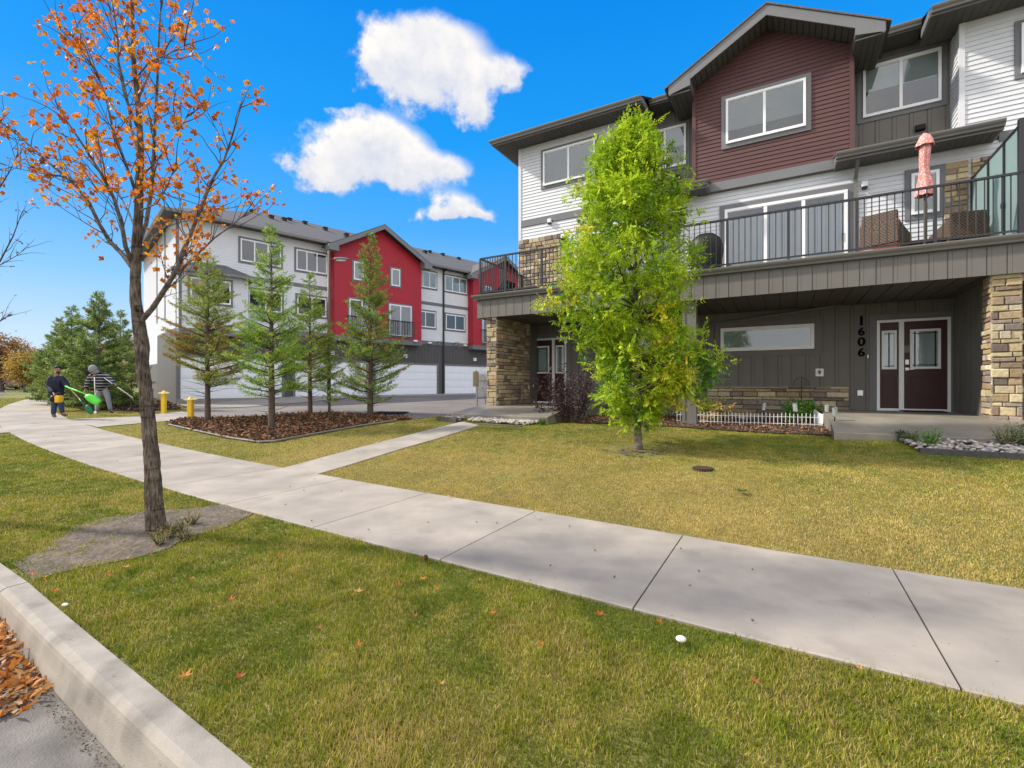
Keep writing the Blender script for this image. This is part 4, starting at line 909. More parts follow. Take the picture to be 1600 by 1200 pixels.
# --- front doors
def front_door(x0, x1, z0, z1, y, side, label):
    """side='L': sidelight on the left. White frame, brown leaf with half light, sidelight."""
    mb = MB(Mn); fr = .055
    mb.box(x0, x0+fr, y-.07, y+.01, z0, z1); mb.box(x1-fr, x1, y-.07, y+.01, z0, z1); mb.box(x0+fr, x1-fr, y-.07, y+.01, z1-fr, z1); mb.box(x0+fr, x1-fr, y-.09, y+.01, z0, z0+.05)
    sw = .34
    if side == 'L': sa, sb = x0+fr, x0+fr+sw; da, db = sb+.09, x1-fr; mb.box(sb, da, y-.068, y+.01, z0+.05, z1-fr)
    else: da, db = x0+fr, x1-fr-sw-.09; sa, sb = db+.09, x1-fr; mb.box(db, sa, y-.068, y+.01, z0+.05, z1-fr)
    d = obj('front_door', mb, m_vinyl, house, label=label)
    tb = MB(Mn); tr = .13; tb.box(x0-tr, x0-.002, y-.04, y, z0, z1+tr); tb.box(x1+.002, x1+tr, y-.04, y, z0, z1+tr); tb.box(x0-.002, x1+.002, y-.041, y, z1+.002, z1+tr); obj('door_trim', tb, m_trim, d)
    zb, zt = z0+.05, z1-fr
    lf = MB(Mn); gx0, gx1 = da+(db-da)*.16, da+(db-da)*.84; gz0, gz1 = zb+(zt-zb)*.46, zb+(zt-zb)*.90
    def leaf(a, b, g0, g1, h0, h1):
        lf.box(a, g0, y-.045, y, zb, zt); lf.box(g1, b, y-.045, y, zb, zt); lf.box(g0, g1, y-.045, y, zb, h0); lf.box(g0, g1, y-.045, y, h1, zt)
        pz0, pz1 = zb+(zt-zb)*.13, zb+(zt-zb)*.38; px0, px1 = g0+.005, g1-.005      # raised panel moulding
        for (u0,u1,v0,v1) in ((px0,px1,pz0,pz0+.022),(px0,px1,pz1-.022,pz1),(px0,px0+.022,pz0+.022,pz1-.022),(px1-.022,px1,pz0+.022,pz1-.022)): lf.box(u0,u1,y-.066,y-.044,v0,v1)
        lf.box(px0+.05, px1-.05, y-.052, y-.044, pz0+.05, pz1-.05)
    leaf(da, db, gx0, gx1, gz0, gz1); obj('door_leaf', lf, m_door, d)
    lf = MB(Mn); s0, s1 = sa+.045, sb-.045; leaf(sa, sb, s0, s1, gz0, gz1); obj('sidelight_panel', lf, m_door, d)
    for a, b in ((gx0, gx1), (s0, s1)):
        f = MB(Mn); w = .035
        f.box(a-.01, a+w, y-.062, y-.01, gz0-.01, gz1+.01); f.box(b-w, b+.01, y-.062, y-.01, gz0-.01, gz1+.01); f.box(a+w, b-w, y-.062, y-.01, gz0-.01, gz0+w); f.box(a+w, b-w, y-.062, y-.01, gz1-w, gz1+.01); obj('light_frame', f, m_vinyl, d)
        f = MB(Mn); k = .075 if b-a > .4 else .05
        for xx in ((a+w+k*.55, b-w-k*.55) if b-a > .4 else ((a+b)/2,)): f.box(xx-.012, xx+.012, y-.038, y-.029, gz0+w, gz1-w)
        for zz in (gz0+w+k*.55, gz1-w-k*.55): f.box(a+w, b-w, y-.037, y-.029, zz-.008, zz+.008)
        obj('caming', f, m_dark, d)
        obj('pane', MB(Mn).quad((a+w, y-.027, gz0+w), (b-w, y-.027, gz0+w), (b-w, y-.027, gz1-w), (a+w, y-.027, gz1-w)), m_glass, d)
        obj('blind', MB(Mn).quad((a+w, y-.022, gz0+w), (b-w, y-.022, gz0+w), (b-w, y-.022, gz1-w), (a+w, y-.022, gz1-w)), m_shade, d)
    hx = da+.055 if side == 'L' else db-.055; s = 1 if side == 'L' else -1
    h = MB(Mn); zc = zb+(zt-zb)*.455; h.box(hx-.028, hx+.028, y-.058, y-.04, zc-.03, zc+.03); h.box(hx-.008, hx+s*.12, y-.09, y-.075, zc-.012, zc+.004); h.box(hx-.01, hx+.01, y-.09, y-.05, zc-.012, zc+.006); obj('handle', h, m_silver, d)
    h = MB(Mn); zc += .155; h.box(hx-.032, hx+.032, y-.07, y-.04, zc-.055, zc+.055); h.box(hx-.018, hx+.018, y-.074, y-.069, zc-.04, zc+.04); obj('keypad_lock', h, m_silver, d, bevel=.006)
    return d, hx
xa, xb = mt(1369.3, D0), mt(1484.5, D0); z1 = mz(1369.3, 501.5, D0)
d1, hx1 = front_door(xa, xb, ZS, z1, D0, 'L', 'brown front door with the sidelight on its left')
mb = MB(Mn); mb.box(hx1-.06, hx1+.06, D0-.052, D0-.044, ZS+1.30, ZS+1.46); obj('door_notice', mb, mat('grey_notice', (.18,.17,.165), .6), d1)
mb = MB(Mn); mb.box(xa+.4, xb-.15, D0-.55, D0-.11, ZS+.002, ZS+.02); tag(obj('door_mat', mb, m_rubber), 'black rubber door mat before the right front door', 'door mat')
xc = mt(831, D0); front_door(xc, xc+(xb-xa)*.97, ZS, z1, D0, 'R', 'brown front door with the sidelight on its right behind the purple shrub')
xn = mt(1603, D0); front_door(5.0, 6.35, ZS, z1, D0, 'R', 'brown front door beyond the right stone pillar')
pxwin(1600, 1660, 500, 590, 1600, D0, panes=2, inner=[(m_blind_d, 0, 1)], trim_mat=m_taupe)
m_matte = mat('matte_black', (.004,.004,.004), .95, .1, 8, spec=.03)
# --- house numbers 1 6 0 6, set one below the other
for ch, (px, py0, py1) in zip('1606', [(1346,494,508.5),(1346,511.5,524.5),(1346,527,541),(1346,543.5,557)]):
    c = bpy.data.curves.new('n', 'FONT'); c.body = ch; c.size = 1; c.extrude = .012; c.offset = .028; c.align_x = 'CENTER'; c.resolution_u = 6
    tmp = bpy.data.objects.new('n', c); COL.objects.link(tmp); bpy.context.view_layer.update()
    me = bpy.data.meshes.new_from_object(tmp.evaluated_get(bpy.context.evaluated_depsgraph_get())); bpy.data.objects.remove(tmp)
    vs = [v.co.copy() for v in me.vertices]; ys = [v.y for v in vs]; xs = [v.x for v in vs]; h = max(ys)-min(ys); cx = (max(xs)+min(xs))/2
    za, zb = mz(px, py1, D0-.02), mz(px, py0, D0-.02); k = (zb-za)/h; X0 = mt(px, D0-.03)
    mb = MB(Mn); mb.add([(X0+(v.x-cx)*k*1.05, D0-.034-v.z, za+(v.y-min(ys))*k) for v in vs], [tuple(p.vertices) for p in me.polygons])
    obj('house_number', mb, m_matte, house, label=f'black house number {ch}')
# --- small things fixed to the wall
def plate(px, py, w, h, name, m1, detail=None, m2=None, D=D0, d=.03):
    X, Z = mtz(px, py, D-.02); mb = MB(Mn); mb.box(X-w/2, X+w/2, D-.02-d, D-.015, Z-h/2, Z+h/2); o = obj(name, mb, m1, house, bevel=.005)
    if detail: detail(X, Z, D-.02-d, o)
def tap(X, Z, y, o):
    mb = MB(Mn); mb.tube([(X, y, Z+.02), (X, y-.06, Z+.02), (X, y-.08, Z-.045)], .012, 8)
    for k in range(5): th = 2*math.pi*k/5; mb.blob((X+.028*math.cos(th), y-.05, Z+.022+.028*math.sin(th)), .013, sub=1)
    obj('tap', mb, m_dark, o)
def outlet(X, Z, y, o): mb = MB(Mn); mb.box(X-.022, X+.022, y-.012, y-.001, Z-.035, Z+.035); obj('outlet_cover', mb, m_silver, o)
plate(1280.5, 582, .165, .185, 'tap_plate', m_vinyl, tap); plate(1344, 614, .11, .13, 'outlet_box', m_silver, outlet); plate(1356, 557, .035, .075, 'doorbell', m_vinyl)
def wall_lamp(px, py, D=D0):
    X, Z = mtz(px, py, D); mb = MB(Mn); mb.box(X-.06, X+.06, D-.11, D-.018, Z-.02, Z+.10); o = obj('wall_lamp', mb, m_vinyl, house, bevel=.008)
    mb = MB(Mn); mb.box(X-.05, X+.05, D-.10, D-.03, Z-.07, Z-.021); obj('lamp_glass', mb, m_dark, o)
wall_lamp(1350.5, 292); wall_lamp(860, 348); wall_lamp(881, 372)
X, Z = mtz(1101.5, 553-33, D0); Z = mz(1101.5, 519.5, D0)
mb = MB(Mn); mb.blob((X, D0-.07, Z), .035, sub=2); mb.blob((X-.07, D0-.09, Z-.01), .03, sub=2); mb.box(X-.03, X+.03, D0-.05, D0-.01, Z-.03, Z+.03); obj('security_light', mb, m_vinyl, house, smooth=True)
def hood(px, py, D):
    X, Z = mtz(px, py, D); mb = MB(Mn); mb.prism([(X-.09, D-.01, Z-.07), (X-.09, D-.01, Z+.07), (X-.09, D-.09, Z+.06), (X-.09, D-.13, Z-.06)], (.18, 0, 0)); obj('vent_hood', mb, m_dark, house)
hood(1437, 201, 14.28); hood(1058, 278, 14.28)
# --- railing
zb_, zt_ = 3.93, 4.905; ydr = 11.03
posts = [DL+.02+i*(3.36-DL-.02)/9.75 for i in range(0)] 
posts = [DL+.05, -6.6, -5.5, -4.4, -3.3, -2.19, mt(1136.5,ydr), mt(1232,ydr), mt(1339,ydr), mt(1461,ydr), 3.38-.02, 4.5, 5.6, 6.7, 7.8]
mb = MB(Mn); mb.box(posts[0], 9, ydr-.03, ydr+.03, zt_-.035, zt_); mb.box(posts[0]-.03, posts[0]+.03, ydr+.03, D0, zt_-.035, zt_)
rail = obj('deck_railing', mb, m_black, house)
mb = MB(Mn); mb.box(posts[0], 9, ydr-.016, ydr+.016, zb_-.012, zb_+.018); mb.box(posts[0]-.016, posts[0]+.016, ydr, D0, zb_-.012, zb_+.018); obj('bottom_rail', mb, m_black, rail)
for x in posts: mb = MB(Mn); mb.box(x-.025, x+.025, ydr-.025, ydr+.025, 3.80, zt_-.036); obj('post', mb, m_black, rail)
for y in (12.2, 13.4): mb = MB(Mn); mb.box(posts[0]-.025, posts[0]+.025, y-.025, y+.025, 3.80, zt_-.036); obj('post', mb, m_black, rail)
for a, b in zip(posts, posts[1:]):
    mb = MB(Mn); n = 10
    for i in range(1, n): x = a+(b-a)*i/n; mb.box(x-.008, x+.008, ydr-.008, ydr+.008, zb_, zt_-.03)
    obj('balusters', mb, m_black, rail)
mb = MB(Mn)
for i in range(1, 22): y = ydr+(D0-ydr)*i/22; mb.box(posts[0]-.008, posts[0]+.008, y-.008, y+.008, zb_, zt_-.03)
obj('balusters', mb, m_black, rail)
# --- frosted privacy screen
xs = 3.40; zt2 = 5.74
mb = MB(Mn); mb.box(xs-.06, xs+.30, 11.0, 11.07, 3.80, zt2+.04); scr = obj('privacy_screen', mb, m_black, house)
mb = MB(Mn); mb.box(xs-.02, xs+.02, 11.07, 13.55, zt2-.04, zt2); mb.box(xs-.02, xs+.02, 11.07, 13.55, 3.86, 3.90)
for y in (11.78, 12.55, 13.5): mb.box(xs-.028, xs+.028, y-.028, y+.028, 3.80, zt2)
for y in (11.78, 12.55): mb.box(xs-.05, xs-.02, y-.05, y+.05, 4.55, 4.63)
obj('screen_frame', mb, m_black, scr)
for a, b in ((11.07, 11.75), (11.81, 12.52), (12.58, 13.47)):
    mb = MB(Mn); mb.box(xs-.004, xs+.004, a, b, 3.90, zt2-.04); obj('frosted_pane', mb, m_frost, scr)

# ================================================================ SECOND TOWNHOUSE ROW (local frame: a along the garage front, b into the building)
row = thing('townhouse', (*b2w(10, 4), .5), math.atan2(W2.y, W2.x), 'long grey townhouse row with red gabled bays and white garage doors across the courtyard', 'townhouse')
Mb = BB; ZE2 = 9.95; LB = 31.5
zG, zT = 4.38, 7.28
mb = MB(Mb); mb.box(0, LB, .02, 12, .2, ZE2); obj('wall_core', mb, m_taupe, row)
def lapb(mb, x0, x1, z0, z1, y, **k): laps(mb, x0, x1, z0, z1, y, ylow=.02, ex=.125, **k)
for (a0, a1) in ((.08, 7.9), (14.2, 18.9), (25.1, LB)):
    mb = MB(Mb); lapb(mb, a0, a1, zG+.16, zT-.11, 0); lapb(mb, a0, a1, zT+.11, ZE2, 0)
    obj('white_siding', mb, m_white2, row)
mb = MB(Mb); lapb(mb, .1, 12, 4.3, ZE2, 0, axis='y')
mb.box(-.012, 0, .1, 12, 2.6, 4.3); obj('white_siding', mb, m_white2, row)
mb = MB(Mb); mb.box(-.03, .09, -.03, .10, 4.2, ZE2); obj('corner_trim', mb, m_trim, row)
for q in (3.2, 6.0):
    mb = MB(Mb); mb.box(-.05, -.01, q, q+.12, 5.0, ZE2); obj('downspout', mb, m_trim, row)
# dark gable flank below the white end wall
mb = MB(Mb); boards(mb, .05, 6.0, .3, 4.25, -.005, axis='y', pitch=.35); obj('board_siding', mb, m_taupe, row)
for (a0, a1) in ((.09, 7.9), (14.2, 18.9), (25.1, LB)):
    mb = MB(Mb); mb.box(a0, a1, -.04, .01, zT-.11, zT+.11); obj('band_trim', mb, m_trim, row)
    mb = MB(Mb); mb.box(a0, a1, -.045, .01, zG-.12, zG+.16); obj('band_trim', mb, m_trim, row)
m_tb2 = mat('taupe_boards_far', (.088,.080,.078), .6, .06, 2)
GD = [(.15, 5.03), (5.78, 10.3), (10.95, 15.9), (16.62, 21.5), (22.3, 27.2)]
gz1 = 2.76
mb = MB(Mb); boards(mb, .06, LB, gz1+.14, zG-.12, 0, pitch=.28)
prev = .06
for a0, a1 in GD + [(LB, LB)]:
    if a0-.16-prev > .1: boards(mb, prev, a0-.16, .4, gz1+.14, 0, pitch=.3)
    prev = a1+.16
obj('garage_board_siding', mb, m_tb2, row)
mb = MB(Mb); mb.box(0, LB, -.06, .0, .3, .62); obj('foundation', mb, m_apron, row)
for i, (a0, a1) in enumerate(GD):
    mb = MB(Mb); gz0 = .60
    for k in range(4):                                  # four hinged sections
        z0 = gz0+(gz1-gz0)*k/4; z1 = gz0+(gz1-gz0)*(k+1)/4; mb.box(a0, a1, -.05, .03, z0+.006, z1-.006)
        for j in range(8):
            w = (a1-a0)/8; mb.box(a0+w*j+.06, a0+w*(j+1)-.06, -.062, -.05, z0+.12, z1-.12)
    g = obj('garage_door', mb, m_garage, row)
    mb = MB(Mb); mb.box(a0-.15, a0-.003, -.09, .02, .62, gz1+.13); mb.box(a1+.003, a1+.15, -.09, .02, .62, gz1+.13); mb.box(a0-.003, a1+.003, -.089, .02, gz1+.003, gz1+.13); obj('door_trim', mb, m_trim, g)
def w2(px0, px1, yt, yb, b=0, z=None, panes=2, xref=None, **k):
    xr = xref or px0; z0, z1 = (bz(xr, yb, b), bz(xr, yt, b)) if z is None else z
    return window(row, Mb, ba(px0, b), ba(px1, b), z0, z1, b, panes=panes, trim=.11, frame=.06, **k)
Zw3 = (bz(461+3, 422, 0), bz(461+3, 389.5, 0))
w2(375.5, 438.5, 0, 0, z=Zw3, panes=3, inner=[(m_blind_d, 0, 1)]); w2(462.5, 510, 0, 0, z=Zw3, panes=3, inner=[(m_blind_d, 0, 1)])
Zw3b = (bz(681, 452, 0), bz(681, 427, 0))
w2(649, 681, 0, 0, z=Zw3b, panes=3, inner=[(m_shade, 0, 1)]); w2(694, 728.5, 0, 0, z=Zw3b, panes=3, inner=[(m_shade, 0, 1)])
Zw2 = (bz(679.5, 513, 0), bz(679.5, 488.5, 0))
w2(648, 679.5, 0, 0, z=Zw2, inner=[(m_blind_d, 0, 1)]); w2(696, 725, 0, 0, z=Zw2, inner=[(m_blind_d, 0, 1)])
w2(388, 440, 0, 0, z=Zw2, inner=[(m_blind_d, 0, 1)]); w2(464, 509, 0, 0, z=Zw2, inner=[(m_blind_d, 0, 1)])
# boxed bay on the left with its own little hip roof
bx0, bx1, bd = .0, 3.05, -.75
mb = MB(Mb); mb.box(bx0+.02, bx1-.02, bd+.02, 0, 3.9, 7.1); obj('bay_core', mb, m_trim, row)
mb = MB(Mb); lapb(mb, bx0+.08, bx1-.08, 4.2, 7.1, bd); lapb(mb, bd, 0, 4.2, 7.1, bx0, axis='y'); obj('bay_siding', mb, m_white2, row)
mb = MB(Mb); mb.box(bx0-.03, bx0+.09, bd-.03, bd+.08, 3.9, 7.1); obj('corner_trim', mb, m_trim, row)
mb = MB(Mb); mb.box(bx1-.09, bx1+.03, bd-.03, bd+.08, 3.9, 7.1); obj('corner_trim', mb, m_trimw, row)
mb = MB(Mb); mb.box(bx0-.02, bx1+.02, bd-.05, .02, 3.9, 4.2); obj('band_trim', mb, m_trim, row)
mb = MB(Mb); e0, e1, eb = bx0-.35, bx1+.35, bd-.4
mb.add([(e0, eb, 7.08), (e1, eb, 7.08), (e1, 0, 7.08), (e0, 0, 7.08), (e0+1.2, 0, 7.75), (e1-1.2, 0, 7.75)], [(0,1,5,4), (1,2,5), (3,0,4), (0,3,2,1), (2,3,4,5)]); obj('bay_roof', mb, m_shingle, row)
mb = MB(Mb); mb.box(e0, e1, eb-.06, eb, 6.98, 7.1); mb.box(e0-.04, e0, eb, 0, 6.98, 7.1); mb.box(e1, e1+.04, eb, 0, 6.98, 7.1); obj('fascia', mb, m_fascia, row)
window(row, Mb, ba(297, bd), ba(360, bd), Zw2[0]+.05, Zw2[1]+.1, bd, panes=2, trim=.11, frame=.06, inner=[(m_blind_d, 0, 1)])
# red bays
def red_bay(a0, a1):
    rb = -.6; ap = (a0+a1)/2; hw = (a1-a0)/2+.55; ze = 9.72; sl = (11.72-ze)/hw
    gc = lambda z: (max(a0, ap-(hw-max(0, (z-(ze-.12))/sl))), min(a1, ap+(hw-max(0, (z-(ze-.12))/sl))))
    mb = MB(Mb); mb.box(a0+.02, a1-.02, rb+.02, .01, 4.1, 9.8); mb.poly([(a0+.02, rb+.015, 9.7), (a1-.02, rb+.015, 9.7), (ap, rb+.015, 11.7)]); mb_c = obj('bay_core', mb, m_red, row)
    mb = MB(Mb); laps(mb, a0, a1, 4.42, 11.6, rb, ylow=.02, ex=.125, clipf=gc); laps(mb, rb, 0, 4.42, 9.8, a0, ylow=.02, ex=.125, axis='y'); obj('red_siding', mb, m_red, row)
    mb = MB(Mb); mb.box(a0-.03, a1+.03, rb-.05, .0, 4.08, 4.41); obj('band_trim', mb, m_trim, row)
    for s in (-1, 1):
        x0_, x1_ = ap, ap+s*hw; 
        mb = MB(Mb); mb.prism([(x0_-s*.02, rb-.55, 11.76), (x1_, rb-.55, ze+.04), (x1_, rb-.55, ze+.10), (x0_-s*.02, rb-.55, 11.83)], (0, 7.1, 0)); obj('gable_roof', mb, m_shingle, row)
        mb = MB(Mb); mb.prism([(x0_, rb-.55, 11.50), (x1_, rb-.55, ze-.26), (x1_, rb-.55, ze+.06), (x0_, rb-.55, 11.78)], (0, .05, 0)); mb.prism([(x1_, rb-.56, ze-.26), (x1_-s*.62, rb-.56, ze-.26), (x1_-s*.62, rb-.56, ze+.62*sl), (x1_, rb-.56, ze+.06)], (0, .56, 0)); obj('rake_board', mb, m_fascia, row)
    sw = [(ap-1.9, ap-1.25), (ap+.75, ap+1.4)]
    for (x0, x1) in sw: window(row, Mb, x0, x1, 8.0, 9.15, rb, panes=1, trim=.11, frame=.06, inner=[(m_shade, 0, 1)])
    for k, (x0, x1) in enumerate(((a0+.95, a0+2.65), (a1-2.55, a1-.85))):
        window(row, Mb, x0, x1, 4.62, 6.75, rb, panes=2, trim=.1, frame=.07, inner=[(m_curtain, 0, 1)], name='balcony_door')
        mb = MB(Mb); bx = (x0-.15, x1+.15)
        mb.box(*bx, rb-.22, rb-.18, 5.62, 5.67); mb.box(*bx, rb-.22, rb-.18, 4.6, 4.64)
        for i in range(16): xx = bx[0]+(bx[1]-bx[0])*i/15; mb.box(xx-.012, xx+.012, rb-.212, rb-.188, 4.6, 5.65)
        mb.box(bx[0], bx[0]+.03, rb-.2, rb, 5.62, 5.66); mb.box(bx[1]-.03, bx[1], rb-.2, rb, 5.62, 5.66)
        obj('juliet_railing', mb, m_black, row)
red_bay(7.9, 14.2); red_bay(18.9, 25.1)
# main hipped roof, gutters, vents
rb_, hb = 6.0, 13.15; ov = .6
A0, A1, B0, B1 = -ov, LB+ov, -ov, 12+ov
mb = MB(Mb); mb.add([(A0,B0,ZE2+.1),(A1,B0,ZE2+.1),(A1,B1,ZE2+.1),(A0,B1,ZE2+.1),(rb_,rb_,hb),(A1,rb_,hb)], [(0,1,5,4),(3,0,4),(2,3,4,5),(1,2,5)]); obj('roof', mb, m_shingle, row)
mb = MB(Mb); mb.box(A0+.02, A1, B0+.02, B1, ZE2-.02, ZE2+.06); obj('soffit', mb, m_soffit, row)
for (a, b) in ((A0, 7.4), (14.75, 18.4), (25.6, A1)):
    mb = MB(Mb); mb.box(a, b, B0-.12, B0, ZE2-.05, ZE2+.09); obj('gutter', mb, m_gutter, row)
mb = MB(Mb); mb.box(A0-.12, A0, B0-.12, B1, ZE2-.05, ZE2+.09); obj('gutter', mb, m_gutter, row)
for a in (16.45, ):
    mb = MB(Mb); mb.box(a, a+.1, -.13, -.03, .7, ZE2); mb.box(a, a+.1, B0-.03, -.04, ZE2-.12, ZE2-.03); obj('downspout', mb, m_black, row)
zrf = lambda b: ZE2+.1+(hb-ZE2-.1)*(b+ov)/(rb_+ov)
for a, b, h in [(5.5,3.6,.2),(4.6,4.4,.16),(8.0,4.6,.2),(9.1,3.8,.22),(7.0,4.7,.16),(6.4,3.9,.2),(16.0,4.8,.2),(18.4,4.6,.2),(17.4,3.8,.22),(19.9,4.8,.2),(21.5,4.6,.2),(14.5,4.6,.2),(10.1,2.6,.3)]:
    mb = MB(Mb); mb.box(a, a+.26, b, b+.26, zrf(b)-.1, zrf(b)+h); mb.box(a-.03, a+.29, b-.03, b+.29, zrf(b)+h+.002, zrf(b)+h+.05); obj('roof_vent', mb, m_dark, row)
for a, kind in [(15.2,0),(16.05,1),(17.6,1),(18.5,0),(13.6,0)]:
    mb = MB(Mb); y0 = -.05 if kind is not None and a < 18.6 and a > 14.2 else -.66
    if kind: mb.lathe(Mb.inverted() @ (Mb @ Vector((a, y0-.25, zG+.1))), [(.02,0),(.16,.03),(.20,.08)], 14); mb.tube([(a, y0, zG-.05), (a, y0-.25, zG+.1)], .025, 6)
    else: mb.box(a-.1, a+.1, y0-.16, y0, zG-.06, zG+.06); mb.blob((a+.1, y0-.15, zG), .07, sub=1); mb.blob((a-.1, y0-.15, zG), .07, sub=1)
    obj('satellite_dish' if kind else 'floodlight', mb, m_vinyl, row)
for a in (13.1, 19.4, 7.9):
    mb = MB(Mb); mb.box(a, a+.2, -.2, -.02, 3.2, 3.45); obj('wall_lamp', mb, m_vinyl, row)
# pale house glimpsed behind the spruces
hs_ = thing('house', at(215, 600, 60)*1, R(20), 'peach walled house with a low brown roof showing behind the spruces', 'house')
hc = Vector(at(212, 560, 60)); 
mb = MB(); x0, x1, y0, y1 = hc.x-4.5, hc.x+5, hc.y, hc.y+9
mb.box(x0, x1, y0, y1, .6, 6.3); obj('wall', mb, mat('peach_stucco', (.52,.33,.22), .9, .1, 2), hs_)
mb = MB(); mb.add([(x0-.6,y0-.6,6.3),(x1+.6,y0-.6,6.3),(x1+.6,y1+.6,6.3),(x0-.6,y1+.6,6.3),(x0+3,hc.y+4.5,8.3),(x1-3,hc.y+4.5,8.3)], [(0,1,5,4),(3,0,4),(2,3,4,5),(1,2,5),(3,2,1,0)]); obj('roof', mb, mat('brown_shingle', (.15,.12,.09), .9, .15, 4), hs_)
for k in range(3):
    mb = MB(); mb.box(x0+1+k*2.8, x0+2.4+k*2.8, y0-.06, y0+.02, 3.8, 5.2); w = obj('window', mb, m_vinyl, hs_)
    mb = MB(); mb.box(x0+1.12+k*2.8, x0+2.28+k*2.8, y0-.08, y0-.061, 3.92, 5.08); obj('pane', mb, m_blind_d, w)

# ================================================================ TREES AND PLANTS
def cat_np(parts):
    V, Fc, C, o = [], [], [], 0
    for v, f, c in parts: V.append(v); Fc.append(f+o); C.append(c); o += len(v)
    return np.concatenate(V), np.concatenate(Fc), np.concatenate(C)
def limb(p, d, L, n, wob, up=0.0):
    """polyline that wanders a little and bends upward/downward"""
    P = [Vector(p)]; d = Vector(d).normalized()
    for i in range(n):
        d = (d + Vector((random.gauss(0, wob), random.gauss(0, wob), random.gauss(0, wob)+up))).normalized(); P.append(P[-1]+d*(L/n))
    return P
# ---- bright green street tree with lance leaves
def green_tree():
    bx, by, bz_ = gp(997, 702); d = by; k = d/F
    prof = [(196,2,990),(210,16,990),(225,28,987),(250,50,977),(280,66,984),(300,82,979),(330,94,981),(380,104,976),(430,112,973),(480,116,971),(515,98,990),(560,88,1004),(600,80,1006),(630,58,1003),(652,30,998)]
    prof = [(a, b*.93, c+2) for a, b, c in prof]
    Z = lambda py: CAMZ+(600-py)*k
    top = Z(190)
    root = thing('ash_tree', (bx, by, bz_), 0, 'young bright yellow green tree standing in the front lawn before the deck', 'tree')
    trunk = [Vector((bx, by, bz_-.1)), Vector((bx+.01, by, bz_+.08)), Vector((bx-.02, by, bz_+.5)), Vector((bx-.03, by+.02, bz_+1.2)), Vector((bx-.04, by, bz_+2.4)), Vector((bx-.06, by, bz_+3.8)), Vector((bx-.09, by, top-.1))]
    mb = MB(); mb.tube(trunk, [.085,.062,.055,.05,.04,.024,.006], 10)
    obj('trunk', mb, m_bark, root, smooth=True)
    bm_ = MB(); tips = []
    for i in range(78):
        u = random.uniform(.10, .97); z = bz_+.55+(top-bz_-.6)*u; py = 600-(z-CAMZ)/k
        r = np.interp(py, [q[0] for q in prof], [q[1] for q in prof])*k; cx = (np.interp(py, [q[0] for q in prof], [q[2] for q in prof])-800)*k
        th = random.uniform(0, 6.28); rr = r*random.uniform(.45, 1.0)*(1+.14*math.sin(3*th+2.1*z)+.10*math.sin(7.3*z+2*th))
        tgt = Vector((cx+rr*math.cos(th), by+rr*math.sin(th)*.95, z)); zb = max(bz_+.5, z-rr*random.uniform(.5, 1.0)); st = Vector((bx-.04, by, zb))
        mid = st.lerp(tgt, .5)+Vector((0, 0, -.05)); bm_.tube([st, mid, tgt], [.016, .010, .004], 5, caps=False)
        tips += [tgt, mid.lerp(tgt, .5), mid.lerp(tgt, .8)]
        if random.random() < .5: tips.append(mid)
    for pxy in [(1118,560),(1108,585),(1092,598),(1100,570),(1080,610),(1085,555)]:
        q = at(*pxy, d-.15); bm_.tube([Vector((bx, by, bz_+1.3)), q.lerp(Vector((bx,by,q.z)), .4), q], [.014,.009,.004], 5, caps=False); tips += [q]*3
    obj('branches', bm_, m_twig, root)
    # extra tips on the outline so the silhouette stays ragged
    ext = []; wob = lambda th, z: 1+.16*math.sin(3*th+2.1*z)+.12*math.sin(5*th-3.7*z+1)+.10*math.sin(7.3*z+2*th)
    for i in range(560):
        py = random.uniform(200, 655) if i > 60 else random.uniform(198, 330); r = np.interp(py, [q[0] for q in prof], [q[1] for q in prof])*k*random.uniform(.55, 1.05)**.7; cx = (np.interp(py, [q[0] for q in prof], [q[2] for q in prof])-800)*k
        th = random.uniform(0, 6.28); r *= wob(th, Z(py)); ext.append(Vector((cx+r*math.cos(th), by+r*math.sin(th)*.95, Z(py))))
    parts = []
    base_g = np.array([.33,.48,.022]); yel = np.array([.62,.56,.035]); lime = np.array([.46,.58,.03]); deep = np.array([.10,.22,.02])
    for j, t in enumerate(tips+ext):
        px_ = 800+t.x/t.y*F; py_ = 600-(t.z-CAMZ)/t.y*F
        yw = .7*max(0, 1-math.hypot((px_-1045)/55, (py_-590)/80)) + .4*max(0, 1-math.hypot((px_-875)/45, (py_-440)/90)) + .35*max(0, 1-math.hypot((px_-900)/30, (py_-330)/70)) + .3*max(0, 1-math.hypot((px_-1025)/40, (py_-480)/60))
        sp = random.random(); col = yel if sp < yw else (lime if sp < yw+.38 else (base_g if sp < .93 else deep)); 
        if py_ > 560 and px_ > 1085: col = deep*1.5
        n = random.randint(8, 11)
        for s_ in range(n):                              # n small compound sprays per tip
            ax = np.array([random.gauss(0, 1), random.gauss(0, 1), random.gauss(.15, .7)]); ax /= np.linalg.norm(ax); m = 9
            Ls = random.uniform(.12, .22); u = np.repeat(np.linspace(.25, 1, 5), 2)[:m]; o = np.array(t)+rng.normal(0, .075, 3)
            P = o + ax*(u*Ls)[:, None]; side = np.cross(ax, rdir(1)[0]); side /= np.linalg.norm(side); sg = np.where(np.arange(m) % 2 == 0, 1, -1)
            dd = ax*.6+side*sg[:, None]*.8+np.array([0, 0, -.25]); dd /= np.linalg.norm(dd, axis=1, keepdims=True)
            dd[-1] = ax; nn = np.cross(dd, rdir(m)*.35+np.array([0, 0, 1.0])); nn /= np.linalg.norm(nn, axis=1, keepdims=True)
            parts.append(kite(P, dd, nn, rng.uniform(.055, .092, m), rng.uniform(.022, .036, m), col*rng.uniform(.72, 1.3, m)[:, None], .18))
    V, Fc, C = cat_np(parts); npobj('foliage', V, Fc, C, m_leaf, root); print('green leaves', len(V)//4)
green_tree()
x, y, z = gp(990, 706)
mb = MB()
